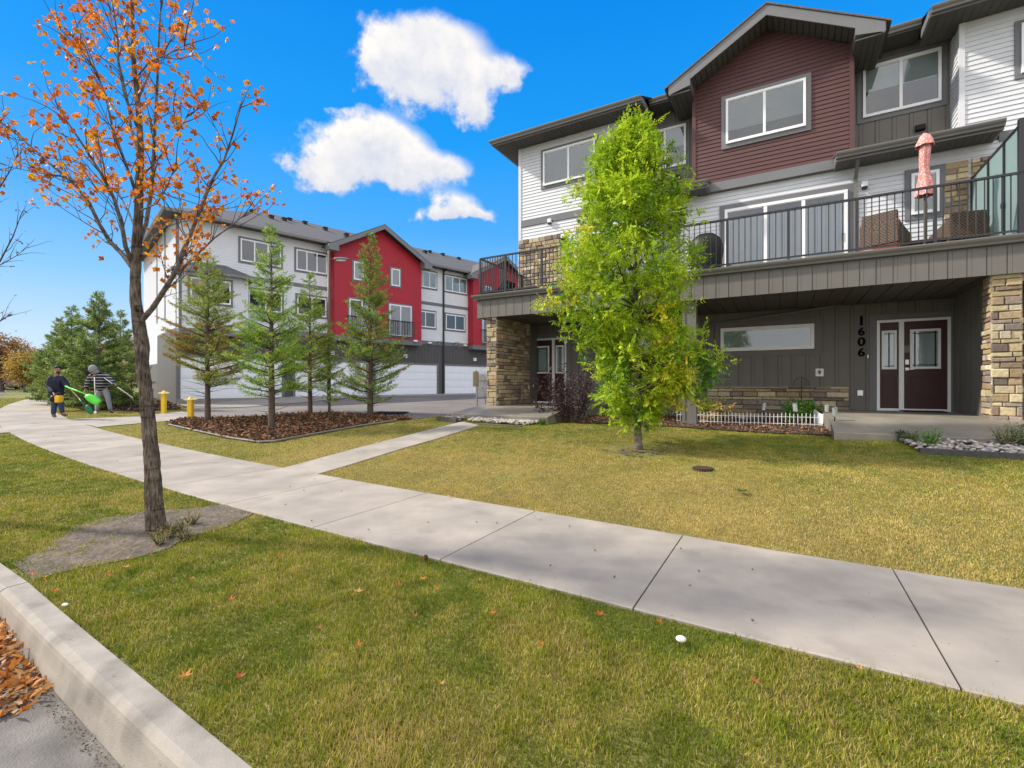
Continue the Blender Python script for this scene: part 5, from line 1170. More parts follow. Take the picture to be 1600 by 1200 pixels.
for k in range(90): th, r = random.uniform(0, 6.28), random.uniform(0, .55); mb.blob((x+r*math.cos(th), y+r*math.sin(th)*.8, z+.012), random.uniform(.01, .03), (1.4, 1, .35), 1, .2)
tag(obj('soil_crumbs', mb, m_soil, origin=(x, y, z)), 'bare crumbly soil ring round the foot of the green tree', 'soil', kind='stuff')

# ---- orange street tree in the foreground
def orange_tree():
    d = 4.14; bx, by, bz_ = gp(245, 834); root = thing('maple_tree', (bx, by, bz_), 0, 'tall leaning street tree with sparse orange leaves in the bare soil patch', 'tree')
    d = by; A = lambda px, py, dd=0: at(px, py, d+dd)
    tr = [(245,842,.150),(244,826,.112),(242,800,.098),(240,760,.090),(236,700,.080),(231,640,.072),(224,575,.068),(219,520,.071),(213,470,.060),(211,430,.055),(213,390,.056),(216,340,.047),(217,290,.042),(219,240,.036),(217,190,.032),(213,140,.028),(209,90,.025),(207,40,.021),(206,-20,.017),(208,-90,.012),(206,-160,.006)]
    P = [A(px+random.uniform(-1, 1), py) for px, py, r in tr]; tr = [(a, b, c*.70) for a, b, c in tr]
    mb = MB(); n = 26; rad = [t[2] for t in tr]
    # finely ringed trunk with ridged bark
    fine, fr = [], []
    for i in range(len(P)-1):
        seg = 14 if i < 9 else 5
        for s_ in range(seg): q = s_/seg; fine.append(P[i].lerp(P[i+1], q)); fr.append(rad[i]*(1-q)+rad[i+1]*q)
    fine.append(P[-1]); fr.append(rad[-1]); vs = []
    ph = [random.uniform(0, 6.28) for _ in range(9)]
    for i, p in enumerate(fine):
        for k in range(n):
            th = 2*math.pi*k/n; z = p.z
            ridge = .030*math.sin(9*th+2.2*math.sin(z*3+ph[0])+ph[1]) + .035*math.sin(14*th+3*math.sin(z*5.3+ph[2])) + .03*math.sin(5*th+z*11+ph[3]) + random.uniform(-.022, .022)
            ring = -.05*max(0, math.sin(z*26+.8*math.sin(th+ph[4])+ph[5]))**12
            kn = .10*math.exp(-((z-1.72)/.09)**2)*(1+math.cos(th-.6)) + .10*math.exp(-((z-1.45)/.05)**2)*(1+math.cos(th-3.4)) + .08*math.exp(-((z-1.15)/.06)**2)*(1+math.cos(th-4.9))
            rr = fr[i]*(1+ridge+ring+kn); vs.append(p+Vector((math.cos(th)*rr, math.sin(th)*rr, 0)))
    fs = [(i*n+k, i*n+(k+1)%n, (i+1)*n+(k+1)%n, (i+1)*n+k) for i in range(len(fine)-1) for k in range(n)]
    mb.add(vs, fs); obj('trunk', mb, m_fbark, root, smooth=True)
    main = [ # (points px,py,depth offset), start radius
      ([(222,500,0),(238,482,-.05),(262,445,-.15),(277,420,-.25),(284,400,-.3),(300,360,-.35),(318,312,-.35),(335,275,-.4),(350,250,-.4),(362,215,-.45),(378,160,-.5)], .024),
      ([(277,428,-.25),(305,400,-.1),(335,372,0),(365,350,.1),(388,330,.15)], .012),
      ([(207,418,0),(192,398,.1),(172,378,.15),(155,350,.2),(140,318,.25),(118,290,.3),(85,262,.3),(55,235,.35),(20,205,.4),(-15,178,.4)], .022),
      ([(208,415,0),(196,385,-.1),(190,350,-.2),(178,310,-.25),(160,275,-.3),(135,235,-.35),(112,200,-.4),(90,170,-.45)], .020),
      ([(128,288,.3),(95,275,.35),(60,270,.4),(20,262,.5),(-10,250,.5)], .008),
      ([(214,385,0),(228,350,.1),(236,300,.15),(240,240,.15),(243,180,.15),(246,120,.1),(248,60,.1),(252,0,.1),(256,-60,.1)], .020),
      ([(217,315,0),(205,280,-.15),(190,240,-.25),(176,200,-.3),(165,150,-.3),(150,110,-.35),(128,80,-.4),(110,50,-.4)], .014),
      ([(216,240,0),(205,205,.2),(200,160,.3),(190,115,.35),(180,70,.4),(172,20,.4)], .013),
      ([(219,275,0),(235,262,-.2),(258,235,-.35),(285,195,-.45),(300,165,-.5)], .008),
      ([(215,200,0),(195,150,-.2),(185,100,-.2),(184,60,-.2),(175,0,-.2),(160,-50,-.2)], .012),
      ([(222,400,0),(240,370,.25),(268,345,.5),(300,330,.7),(345,325,.85)], .012),
      ([(213,360,0),(200,330,.3),(185,300,.5),(150,285,.7),(115,270,.85)], .010),
      ([(218,150,0),(235,110,.3),(262,70,.5),(280,30,.6)], .010), ([(214,120,0),(235,95,-.3),(262,85,-.5),(290,70,-.6)], .008),
      ([(217,330,0),(245,318,-.3),(262,290,-.5),(272,262,-.6)], .008), ([(210,90,0),(195,50,.2),(182,10,.3),(150,-30,.4)], .008)]
    bm_ = MB(); tw = MB(); tips = []
    for pts, r0 in main:
        Q = [A(*q) for q in pts]; m = len(Q); bm_.tube(Q, [r0*(1-.8*i/(m-1)) for i in range(m)], 7, caps=False)
        for i in range(2, m):
            for s_ in range(3):
                p = Q[i-1].lerp(Q[i], random.random()); dr = (Q[i]-Q[i-1]).normalized()
                dv = (dr*.8+Vector(rdir(1)[0])*.75+Vector((0, 0, .25))).normalized(); L = random.uniform(.22, .62)*(1.15-.35*i/m)
                T = limb(p, dv, L, 5, .16, .06); tw.tube(T, [.0045, .0038, .003, .0025, .002, .0012], 4, caps=False)
                tips += [T[5], T[4]] if random.random() < .8 else [T[5]]
                if random.random() < .6:
                    T2 = limb(T[2], (T[3]-T[2]).normalized()*.6+Vector(rdir(1)[0])*.7, L*.5, 3, .2, .05); tw.tube(T2, [.003, .002, .0015, .001], 4, caps=False); tips += [T2[3], T2[2]]
        tips.append(Q[-1])
    obj('branches', bm_, m_bark, root, smooth=True); obj('twigs', tw, m_twig, root)
    parts = []; pal = np.array([(.70,.22,.018),(.60,.16,.02),(.74,.30,.022),(.76,.40,.03),(.48,.13,.025),(.66,.25,.02)])
    for t in tips:
        px_ = 800+t.x/t.y*F
        dense = 1.0 if px_ < 330 else .6
        if px_ < 60: dense = .5
        if t.z < 1.95: dense *= .35
        n = int(rng.poisson(4.4*dense))
        if not n: continue
        o = np.array(t)+rng.normal(0, .035, (n, 3)); dd = rdir(n)*.8+np.array([-.35, 0, -.55]); dd /= np.linalg.norm(dd, axis=1, keepdims=True); s_ = perp(dd)
        C = pal[rng.integers(0, 6, n)]*rng.uniform(.75, 1.25, n)[:, None]; L = rng.uniform(.034, .062, n)
        parts.append(kite(o, dd, s_, L, L*rng.uniform(.55, .85, n), C, .22))
        parts.append(kite(o+dd*(L*.25)[:, None], (dd*.55+s_*.8), perp((dd*.55+s_*.8)), L*.6, L*.32, C, .2)); parts.append(kite(o+dd*(L*.25)[:, None], (dd*.55-s_*.8), perp((dd*.55-s_*.8)), L*.6, L*.32, C, .2))
    V, Fc, C = cat_np(parts); npobj('foliage', V, Fc, C, m_leaf, root); print('orange', len(V)//4)
orange_tree()
# ---- bare street tree whose branches reach in from the left
def side_tree():
    d = 4.6; root = thing('maple_tree', (at(-170, 600, d).x, d, .05), 0, 'nearly bare street tree reaching its twigs in from the left edge', 'tree')
    A = lambda px, py, dd=0: at(px, py, d+dd)
    mb = MB(); mb.tube([A(-170, 850), A(-168, 700), A(-160, 540), A(-150, 400), A(-140, 250), A(-135, 100), A(-130, -80)], [.08,.07,.06,.05,.04,.03,.01], 14); obj('trunk', mb, m_bark, root, smooth=True)
    bm_ = MB(); tips = []; parts = []
    for pts, r0 in [([(-158,520),(-100,490),(-50,455),(0,408),(20,370),(35,330)], .014), ([(-155,460),(-90,400),(-40,345),(-5,300),(15,268),(28,240)], .012), ([(-150,380),(-90,290),(-45,235),(-10,200),(15,175)], .010), ([(-158,560),(-100,550),(-45,525),(-5,505),(20,490)], .010), ([(-60,470),(-10,420),(25,400),(45,385)], .006)]:
        Q = [A(*q) for q in pts]; m = len(Q); bm_.tube(Q, [r0*(1-.8*i/(m-1)) for i in range(m)], 6, caps=False)
        for i in range(2, m):
            for s_ in range(4):
                p = Q[i-1].lerp(Q[i], random.random()); dv = (Q[i]-Q[i-1]).normalized()*.9+Vector(rdir(1)[0])*.55; T = limb(p, dv, random.uniform(.1, .28), 4, .12, .03); bm_.tube(T, [.003,.0025,.002,.0015,.001], 4, caps=False); tips += [T[4], T[3]]
    obj('branches', bm_, m_twig, root)
    for t in tips:
        n = int(rng.poisson(.8))
        if n:
            dd = rdir(n); parts.append(kite(np.array(t)+rng.normal(0, .02, (n, 3)), dd, perp(dd), rng.uniform(.025, .04, n), rng.uniform(.012, .022, n), np.tile((.16,.07,.03), (n, 1))*rng.uniform(.7, 1.6, n)[:, None], .2))
    V, Fc, C = cat_np(parts); npobj('foliage', V, Fc, C, m_leaf, root)
side_tree()

# ---- conifers
def sprays(P, axis, n, L, W, C, spread=.9):
    """needle tufts: thin kites fanning out round a twig axis"""
    d = axis*.75+rdir(n)*spread; d /= np.linalg.norm(d, axis=1, keepdims=True)
    return kite(P, d, perp(d), L, W, C, .0)
def spruce(name, px, py, top, hwid, label, seed, group, bare=.9, cols=None, rust=0.0, shape=1.0, dens=1.0, lean=0, d_force=None, wh=.21, droop=0.0, needle=.055):
    random.seed(seed); 
    x, y, z = gp(px, py) if d_force is None else (at(px, py, d_force).x, d_force, None)
    if z is None: z = float(hw(x, y))
    k = y/F; H = (py-top)*k if d_force is None else CAMZ+(600-top)*k-z; Rm = hwid*k
    root = thing(name, (x, y, z), 0, label, 'spruce tree', group)
    mb = MB(); mb.tube([(x, y, z-.05), (x+.01, y, z+.15), (x+lean*.3, y, z+H*.4), (x+lean*.7, y, z+H*.8), (x+lean, y, z+H*.995)], [H*.021, H*.0165, H*.011, H*.004, .003], 10); obj('trunk', mb, m_bark2, root, smooth=True)
    bm_ = MB(); parts = []; cols = cols or [(.075,.135,.028),(.11,.175,.03),(.05,.10,.03),(.17,.22,.035)]; cols = np.array(cols)
    h = bare; N = int(14*dens)
    while h < H*.985:
        u = (h-bare)/(H-bare); R_ = Rm*(1-u)**.78*(1.0 if u > .12 else .75+2*u)*shape; nb = random.randint(5, 7) if u < .85 else 4
        for b in range(nb):
            th = random.uniform(0, 6.28); L = R_*random.uniform(.62, 1.12)+.05; zz = z+h+random.uniform(-wh*.4, wh*.4)
            rise = (.10+.75*u)-droop; dirv = Vector((math.cos(th), math.sin(th), rise)).normalized(); st = Vector((x+lean*h/H, y, zz)); m = 5
            Q = limb(st, dirv, L, m, .05, .02+.05*(u < .3)); bm_.tube(Q, [max(.003, .018*L*(1-.18*i)) for i in range(m+1)], 4, caps=False)
            dry = rust*(1.0 if .05 < u < .42 else .15)*random.random()
            ncl = max(3, int(L/.078))
            for c in range(ncl):
                f = .22+.78*(c+random.random())/ncl; p = Q[min(m-1, int(f*m))].lerp(Q[min(m, int(f*m)+1)], f*m-int(f*m)) if f < 1 else Q[m]
                ax = (Q[m]-Q[0]).normalized(); sideL = L*(1-f)*.45+.07
                for sg in (-1, 1):
                    sd = (ax*.75+ax.cross(Vector((0,0,1)))*sg*.75+Vector((0,0,random.uniform(-.22, .12)))).normalized(); tl = sideL*random.uniform(.6, 1.15); n = max(4, int(N*tl/.16))
                    uu = rng.uniform(0, 1, n); PP = np.array(p)+np.array(sd)*(uu*tl)[:, None]+rng.normal(0, .007, (n, 3))
                    cc = cols[rng.integers(0, len(cols))]; 
                    if random.random() < dry*1.3: cc = np.array((.26,.125,.04))
                    parts.append(sprays(PP, np.array(sd), n, rng.uniform(.7, 1.3, n)*needle, rng.uniform(.7, 1.3, n)*needle*.25, np.tile(cc, (n, 1))*1.25*rng.uniform(.65, 1.35, n)[:, None]))
        h += wh*random.uniform(.7, 1.2)*(1-.45*u)
    n = 60; uu = rng.uniform(.92, 1.0, n); parts.append(sprays(np.stack([x+lean+rng.normal(0,.01,n), y+rng.normal(0,.01,n), z+H*uu], -1), np.array([0,0,1.]), n, rng.uniform(.04,.08,n), rng.uniform(.012,.02,n), np.tile(cols[-1], (n,1))))
    # bare lower twigs
    for b in range(7):
        th = random.uniform(0, 6.28); Q = limb((x, y, z+random.uniform(.5, 1)*bare), (math.cos(th), math.sin(th), .3), Rm*random.uniform(.35, .6), 4, .12, -.02); bm_.tube(Q, [.009,.007,.005,.003,.002], 4, caps=False)
    obj('branches', bm_, m_twig, root)
    V, Fc, C = cat_np(parts); npobj('foliage', V, Fc, C, m_needle, root); print(name, len(V)//4)
G4 = 'young spruces in the mulch bed'
lively = [(.16,.28,.035),(.23,.35,.04),(.10,.18,.03),(.34,.41,.05)]
spruce('spruce_tree', 324, 661, 392, 70, 'leftmost spruce of the mulch bed with rusty brown inner needles', 11, G4, bare=1.0, rust=.55, cols=[(.20,.27,.04),(.26,.31,.045),(.12,.18,.03),(.33,.36,.06)], shape=1.25)
spruce('spruce_tree', 424, 673, 352, 62, 'tallest open green spruce at the front tip of the mulch bed', 12, G4, bare=.85, cols=lively, shape=1.15)
spruce('spruce_tree', 484, 648, 428, 50, 'short yellow green spruce, second from the right in the mulch bed', 13, G4, bare=.7, cols=[(.16,.25,.03),(.22,.30,.04),(.10,.17,.03),(.27,.33,.05)], shape=1.2, rust=.25)
spruce('spruce_tree', 578, 654, 366, 58, 'dense dark green spruce at the right end of the mulch bed', 14, G4, bare=.45, cols=[(.125,.21,.035),(.18,.26,.035),(.085,.145,.03),(.26,.33,.055)], shape=1.2, dens=1.15, rust=.2)
spruce('spruce_tree', 514, 646, 520, 27, 'smallest bushy spruce between the yellow green one and the dense dark one', 15, G4, bare=.4, cols=lively, shape=1.1)
G5 = 'dense spruces behind the two workers'
blue = [(.15,.21,.055),(.20,.265,.06),(.095,.145,.04),(.29,.34,.085)]
for i, (px, py, tp, hw_, dd, lab) in enumerate([(155,640,457,52,20.5,'tallest dark spruce of the clump behind the workers'),(112,640,480,48,21.5,'dark spruce just left of the tallest one behind the workers'),(76,636,541,46,23,'low spreading spruce at the left end of the clump'),(188,640,487,34,22.5,'narrow spruce at the right end of the clump behind the tree trunk'),(134,642,520,52,19.2,'broad low spruce directly behind the bending worker'),(94,640,500,38,24,'slender spruce rising behind the worker in navy'),(205,640,545,36,20,'short spruce half hidden by the leaning street tree')]):
    spruce('spruce_tree', px, py, tp, hw_, lab, 30+i, G5, bare=.15, cols=blue, shape=1.15, dens=.8, d_force=dd, wh=.34, needle=.11)
# ---- autumn trees far down the street
def far_tree(px, d, top, hwid, pal, label, seed):
    random.seed(seed); x = at(px, 600, d).x; y = d; z = float(hw(x, y)); H = CAMZ+(600-top)*d/F-z; Rm = hwid*d/F
    root = thing('autumn_tree', (x, y, z), 0, label, 'tree', 'autumn trees beside the parked cars')
    mb = MB(); mb.tube([(x, y, z-.1), (x, y, z+H*.3), (x+.1, y, z+H*.8)], [.16, .12, .03], 8); obj('trunk', mb, m_bark2, root)
    bm_ = MB(); parts = []; pal = np.array(pal)
    for i in range(60):
        h = random.uniform(.28, 1); r = Rm*math.sin(math.pi*min(1, (h-.15)/.95))**.6*random.uniform(.3, 1); th = random.uniform(0, 6.28)
        q = Vector((x+r*math.cos(th), y+r*math.sin(th), z+H*h)); bm_.tube([(x, y, z+H*max(.2, h-.3)), q], [.04, .012], 4, caps=False)
        n = 55; dd = rdir(n); parts.append(kite(np.array(q)+rng.normal(0, .32, (n, 3)), dd, perp(dd), rng.uniform(.12, .24, n), rng.uniform(.08, .16, n), pal[rng.integers(0, len(pal))]*rng.uniform(.6, 1.3, n)[:, None], .2))
    obj('branches', bm_, m_twig, root); V, Fc, C = cat_np(parts); npobj('foliage', V, Fc, C, m_leaf, root)
far_tree(2, 44, 528, 30, [(.40,.19,.05),(.34,.14,.05),(.28,.17,.05)], 'rust brown tree at the far left edge of the street', 51)
far_tree(28, 52, 538, 24, [(.40,.27,.04),(.30,.24,.04),(.44,.20,.04)], 'mixed gold and green tree behind the white pickup', 52)
far_tree(40, 40, 556, 20, [(.46,.30,.05),(.40,.24,.05),(.40,.33,.07)], 'golden orange tree left of the dark spruces', 53)
far_tree(58, 70, 548, 26, [(.16,.19,.04),(.25,.24,.05)], 'olive green tree peeping over the golden tree', 54)
far_tree(-30, 50, 520, 34, [(.34,.15,.05),(.42,.2,.05)], 'rust brown tree just past the left edge of the street', 55)

# ---- shrubs
def shrub(name, c, R_, n_stem, leaves, L, W, pal, label, cat='shrub', mat_=None, up=.6, sq=1.0, twig=m_twig, group=None, lean=(0, 0)):
    c = Vector(c); root = thing(name, c, 0, label, cat, group); bm_ = MB(); parts = []; pal = np.array(pal)
    for i in range(n_stem):
        th = random.uniform(0, 6.28); dv = Vector((math.cos(th)*random.uniform(.15, 1)*sq+lean[0], math.sin(th)*random.uniform(.15, 1)+lean[1], up*random.uniform(.6, 1.6)))
        Q = limb(c+Vector((math.cos(th)*R_*.12, math.sin(th)*R_*.12, 0)), dv, R_*random.uniform(.6, 1.15), 6, .13, 0); bm_.tube(Q, [.007, .006, .005, .004, .003, .002, .001], 4, caps=False)
        n = leaves; u = rng.uniform(.18, 1.0, n)*6; ii = np.minimum(u.astype(int), 5); Qa = np.array([list(q) for q in Q]); P = Qa[ii]+(Qa[ii+1]-Qa[ii])*(u-ii)[:, None]+rng.normal(0, R_*.05, (n, 3)); dd = rdir(n)+np.array([0, 0, .2]); dd /= np.linalg.norm(dd, axis=1, keepdims=True)
        parts.append(kite(P, dd, perp(dd), rng.uniform(.6, 1.3, n)*L, rng.uniform(.6, 1.3, n)*W, pal[rng.integers(0, len(pal), n)]*rng.uniform(.6, 1.35, n)[:, None], .2))
    obj('stems', bm_, twig, root); V, Fc, C = cat_np(parts); npobj('foliage', V, Fc, C, mat_ or m_leaf, root); return root
random.seed(90)
gx, gy = m2w(-4.42, 10.5); shrub('purple_shrub', (gx, gy, float(hw(gx, gy))), 1.2, 22, 100, .062, .036, [(.055,.028,.035),(.085,.045,.05),(.035,.018,.024),(.12,.07,.075)], 'dark purple leaved shrub arching over the left porch slab', up=1.7, lean=(.0, .1))
gx, gy = m2w(-4.55, 10.2); shrub('purple_shrub', (gx, gy, float(hw(gx, gy))), 1.1, 12, 80, .06, .034, [(.055,.028,.035),(.085,.045,.05),(.035,.018,.024),(.12,.07,.075)], 'low outer sprays of the purple shrub leaning left over the porch edge', up=1.1, lean=(-.9, -.2))
P_ = gp(1110, 661); shrub('hydrangea', P_, .56, 26, 50, .08, .06, [(.60,.42,.14),(.45,.46,.12),(.62,.36,.18),(.40,.44,.12)], 'yellowing leafy shrub beside the taupe porch column', up=1.5)
P_ = gp(1248, 662.5); shrub('green_shrub', P_, .56, 34, 75, .055, .032, [(.13,.34,.04),(.20,.44,.05),(.09,.24,.03)], 'round green shrub behind the wire fence', up=1.2)
for px, py, pal, lab in [(1244,664,[(.35,.28,.05),(.12,.18,.05)],'small yellow and green plant at the foot of the fence'),(1205,662,[(.16,.10,.06),(.22,.05,.04)],'low reddish plant behind the fence'),(1290,660,[(.16,.15,.06),(.10,.10,.04)],'straggly dry plant beside the white board'),(1275,662,[(.14,.18,.06)],'tuft of green leaves near the white board')]:
    shrub('garden_plant', gp(px, py), .27, 14, 26, .045, .026, [tuple(v*1.8 for v in c_) for c_ in pal], lab, 'plant', up=.9)
for px, py, R_, pal, lab in [(1452,700,.26,[(.16,.36,.03),(.10,.28,.03)],'bright green weed tuft at the left of the right pebble strip'),(1572,700,.30,[(.26,.32,.12),(.34,.36,.16)],'pale grassy weed in the right pebble strip'),(1597,700,.34,[(.09,.17,.04),(.13,.20,.05)],'dark leafy weed at the right edge of the pebble strip'),(1425,694,.18,[(.20,.24,.10)],'wispy weed where the lawn meets the pebbles'),(1410,690,.16,[(.05,.12,.06)],'dark blue green weed against the porch slab'),(848,664,.16,[(.10,.20,.03)],'grass tuft at the right end of the left pebble strip')]:
    shrub('weed', gp(px, py), R_, 24, 14, .075, .010, pal, lab, 'weed', up=1.4)
random.seed(91); P_ = gp(765, 640); q = at(766, 612, 19)
shrub('red_shrub', (q.x, 19, float(hw(q.x, 19))), 1.5, 14, 30, .05, .03, [(.25,.05,.04),(.35,.10,.06)], 'thin red twiggy shrub behind the left stone pillar', up=1.6)
random.seed(92)
for px, py in [(268,836),(262,842),(282,832),(290,845),(250,852),(300,820)]:
    shrub('weed', gp(px, py), .12, 12, 10, .045, .006, [(.22,.25,.05),(.40,.30,.12)], f'grass tuft sprouting at the foot of the leaning street tree', 'weed', up=1.2, group='grass tufts round the street tree foot')

# ================================================================ PEOPLE
def skin(name, J, E, mt_, parent, root, sub=1, label=None):
    """continuous body grown over a skeleton: J = {joint: (Vector, rx, ry)}"""
    names = list(J); me = bpy.data.meshes.new('t'); inv = FR[parent].inverted()
    me.from_pydata([inv @ Vector(J[n][0]) for n in names], [(names.index(a), names.index(b)) for a, b in E], [])
    o = bpy.data.objects.new('t', me); COL.objects.link(o); md = o.modifiers.new('s', 'SKIN'); md.use_smooth_shade = True
    sv = me.skin_vertices[0].data
    for i, n in enumerate(names): sv[i].radius = (J[n][1], J[n][2]); sv[i].use_root = (n == root)
    m2 = o.modifiers.new('d', 'SUBSURF'); m2.levels = sub; m2.render_levels = sub
    bpy.context.view_layer.update(); me2 = bpy.data.meshes.new_from_object(o.evaluated_get(bpy.context.evaluated_depsgraph_get()))
    bpy.data.objects.remove(o); me2.name = name; me2.materials.clear(); me2.materials.append(mt_)
    me2.polygons.foreach_set('use_smooth', [True]*len(me2.polygons))
    r = bpy.data.objects.new(name, me2); COL.objects.link(r); r.parent = parent; FR[r] = FR[parent]
    if label: r['label'] = label
    return r
def person(px, py, dist, lab, P, jm, tm, bm, face, headr, hood=False):
    """P: joint -> (photo px, py, depth offset)"""
    base = at(px, py, dist); base.z = float(hw(base.x, base.y)); root = thing('person', base, 0, lab, 'person', 'workers on the grass verge')
    A = lambda n: at(P[n][0], P[n][1], dist+P[n][2])
    fv = Vector(face).normalized(); up = (A('head')-A('neck')).normalized(); side = fv.cross(up).normalized()
    hc = A('head'); J = {}
    def j(n, r, r2=None): J[n] = (A(n), r, r2 or r)
    j('hip', .125, .10); j('waist', .13, .10); j('chest', .16, .115); j('neck', .055); j('shL', .062); j('shR', .062); j('elL', .045); j('elR', .045); j('wrL', .028); j('wrR', .028)
    j('hpL', .085); j('hpR', .085); j('knL', .056); j('knR', .056); j('anL', .038); j('anR', .038); j('toL', .036, .028); j('toR', .036, .028)
    J['jaw'] = (hc-up*.055+fv*.012, .062, .07); J['headc'] = (hc+up*.03, .080, .092); J['crown'] = (hc+up*.105, .055, .065)
    J['noseb'] = (hc+fv*.085+up*.005, .018, .02); J['nose'] = (hc+fv*.112-up*.012, .010, .012); J['chin'] = (hc+fv*.065-up*.085, .024, .024)
    J['earL'] = (hc+side*.09, .014, .022); J['earR'] = (hc-side*.09, .014, .022)
    E = [('hip','waist'),('waist','chest'),('chest','neck'),('neck','jaw'),('jaw','headc'),('headc','crown'),('headc','noseb'),('noseb','nose'),('jaw','chin'),('headc','earL'),('headc','earR'),('chest','shL'),('chest','shR'),('shL','elL'),('shR','elR'),('elL','wrL'),('elR','wrR'),('hip','hpL'),('hip','hpR'),('hpL','knL'),('hpR','knR'),('knL','anL'),('knR','anR'),('anL','toL'),('anR','toR')]
    for s in 'LR':                                       # palm, four fingers of different length and a thumb
        w = A('wr'+s); dv = (w-A('el'+s)).normalized(); J['pa'+s] = (w+dv*.06, .034, .018); E.append(('wr'+s, 'pa'+s)); sv = dv.cross(fv).normalized(); pc = w+dv*.06
        for k, (o, l) in enumerate(((-.030,.060),(-.010,.070),(.010,.066),(.030,.050))):
            a, b, c = pc+dv*.035+sv*o, pc+dv*(.035+l*.5)+sv*o*1.1-fv*.004, pc+dv*(.03+l*.75)+sv*o-fv*.028
            for q, (v, r) in enumerate(((a,.010),(b,.009),(c,.008))): J[f'f{s}{k}{q}'] = (v, r, r)
            E += [('pa'+s, f'f{s}{k}0'), (f'f{s}{k}0', f'f{s}{k}1'), (f'f{s}{k}1', f'f{s}{k}2')]
        J['th'+s] = (w+dv*.05-sv*.045+fv*.01, .011, .011); J['tt'+s] = (w+dv*.085-sv*.055+fv*.012, .009, .009); E += [('pa'+s, 'th'+s), ('th'+s, 'tt'+s)]
    skin('body', J, E, m_skin, root, 'hip')
    # clothes follow the same skeleton a little wider
    g = lambda n, r, r2=None: (A(n), r, r2 or r)
    JJ = {'hem0': (A('hip')-up*0+Vector((0,0,-.14)), .195, .16), 'hem': (A('hip')+Vector((0,0,.04)), .185, .15), 'waist': g('waist', .190, .15), 'chest': g('chest', .215, .16), 'col': (A('neck')-up*.02, .09, .09), 'shL': g('shL', .105), 'shR': g('shR', .105), 'elL': g('elL', .088), 'elR': g('elR', .088), 'wrL': (A('elL').lerp(A('wrL'), .93), .058, .058), 'wrR': (A('elR').lerp(A('wrR'), .93), .058, .058)}
    skin('jacket', JJ, [('hem0','hem'),('hem','waist'),('waist','chest'),('chest','col'),('chest','shL'),('chest','shR'),('shL','elL'),('shR','elR'),('elL','wrL'),('elR','wrR')], jm, root, 'waist', sub=2)
    JT = {'top': (A('hip')+Vector((0,0,.06)), .150, .125), 'cr': g('hip', .150, .125), 'hpL': g('hpL', .108), 'hpR': g('hpR', .108), 'knL': g('knL', .082), 'knR': g('knR', .082), 'anL': g('anL', .068), 'anR': g('anR', .068)}
    skin('trousers', JT, [('top','cr'),('cr','hpL'),('cr','hpR'),('hpL','knL'),('hpR','knR'),('knL','anL'),('knR','anR')], tm, root, 'cr')
    for s in 'LR':
        a, t_ = A('an'+s), A('to'+s); skin('boot', {'a': (a+Vector((0,0,.05)), .058, .058), 'h': (a-Vector((0,0,.045)), .056, .05), 't': (Vector((t_.x, t_.y, a.z-.05)), .052, .042)}, [('a','h'),('h','t')], bm, root, 'h')
    if hood:
        mb = MB(); mb.blob(hc+up*.02-fv*.02, .135, (1, 1.0, 1.12), 3, .015); mb.blob(hc-up*.10-fv*.04, .11, (1.2, 1, .8), 2, .02); obj('hood', mb, m_greycloth, root, smooth=True)
    else:
        mb = MB(); mb.blob(hc+up*.052-fv*.026, .104, (1.0, 1.0, .92), 3, .03); obj('hair', mb, m_hair, root, smooth=True)
        mb = MB(); mb.blob(hc-up*.078+fv*.042, .056, (1, 1, .8), 2, .04); obj('beard', mb, m_hair, root, smooth=True)
        mb = MB()
        for s in (-1, 1): mb.blob(hc+fv*.082+side*s*.034+up*.018, .011, sub=1)
        obj('eyes', mb, m_dark, root)
        mb = MB(); mb.tube([hc+fv*.078+side*.03-up*.058, hc+fv*.092-up*.06, hc+fv*.078-side*.03-up*.058], .006, 5); obj('mouth', mb, mat('lips', (.22,.08,.07), .6), root)
        mb = MB(); mb.tube([A('neck')-up*.03+fv*.05, A('neck')+up*.01+fv*.06], [.06, .055], 10); obj('collar', mb, m_navy, root, smooth=True)
    return root, A
d1p = gp(90, 655)[1]; S = 1
man, A1 = person(90, 655, d1p, 'bearded worker in navy jacket and jeans standing on the verge holding a lime shovel', dict(
    head=(90.5,578,0), neck=(88.5,588,0), chest=(88.5,594,0), waist=(89,605,0), hip=(89,614,0), shL=(79.5,592,-.03), shR=(97.5,592,.03), elL=(76,604,-.10), elR=(104,602,.0), wrL=(84,615,-.28), wrR=(107.5,606.5,-.20),
    hpL=(85.5,617,0), hpR=(92.5,617,.03), knL=(84.5,633,-.02), knR=(95,632,.0), anL=(83.5,648,0), anR=(97.5,645.5,.05), toL=(80.5+6,652,-.06), toR=(105,648,-.02)), m_navy, m_jeans, m_boot, (.75,-.45,-.05), .1)
d2p = gp(162, 649)[1]
bent, A2 = person(162, 649, d2p, 'worker in grey hood and striped jacket bending over with a long white pole', dict(
    head=(145,578,-.15), neck=(149,586,-.10), chest=(153,591,-.05), waist=(158,600,0), hip=(160,606,0), shL=(142.5,588,-.05), shR=(165,586,.03), elL=(137,599,-.12), elR=(174,594,-.05), wrL=(133,610,-.18), wrR=(180,601,-.15),
    hpL=(155.5,609,0), hpR=(165.5,609,.02), knL=(152.5,626,-.03), knR=(169.5,626,0), anL=(151.5,642,0), anR=(173,641.5,.05), toL=(147,645,-.08), toR=(178,644,0)), m_stripe, m_greycloth, m_dark, (-.55,-.45,-.70), .1, hood=True)
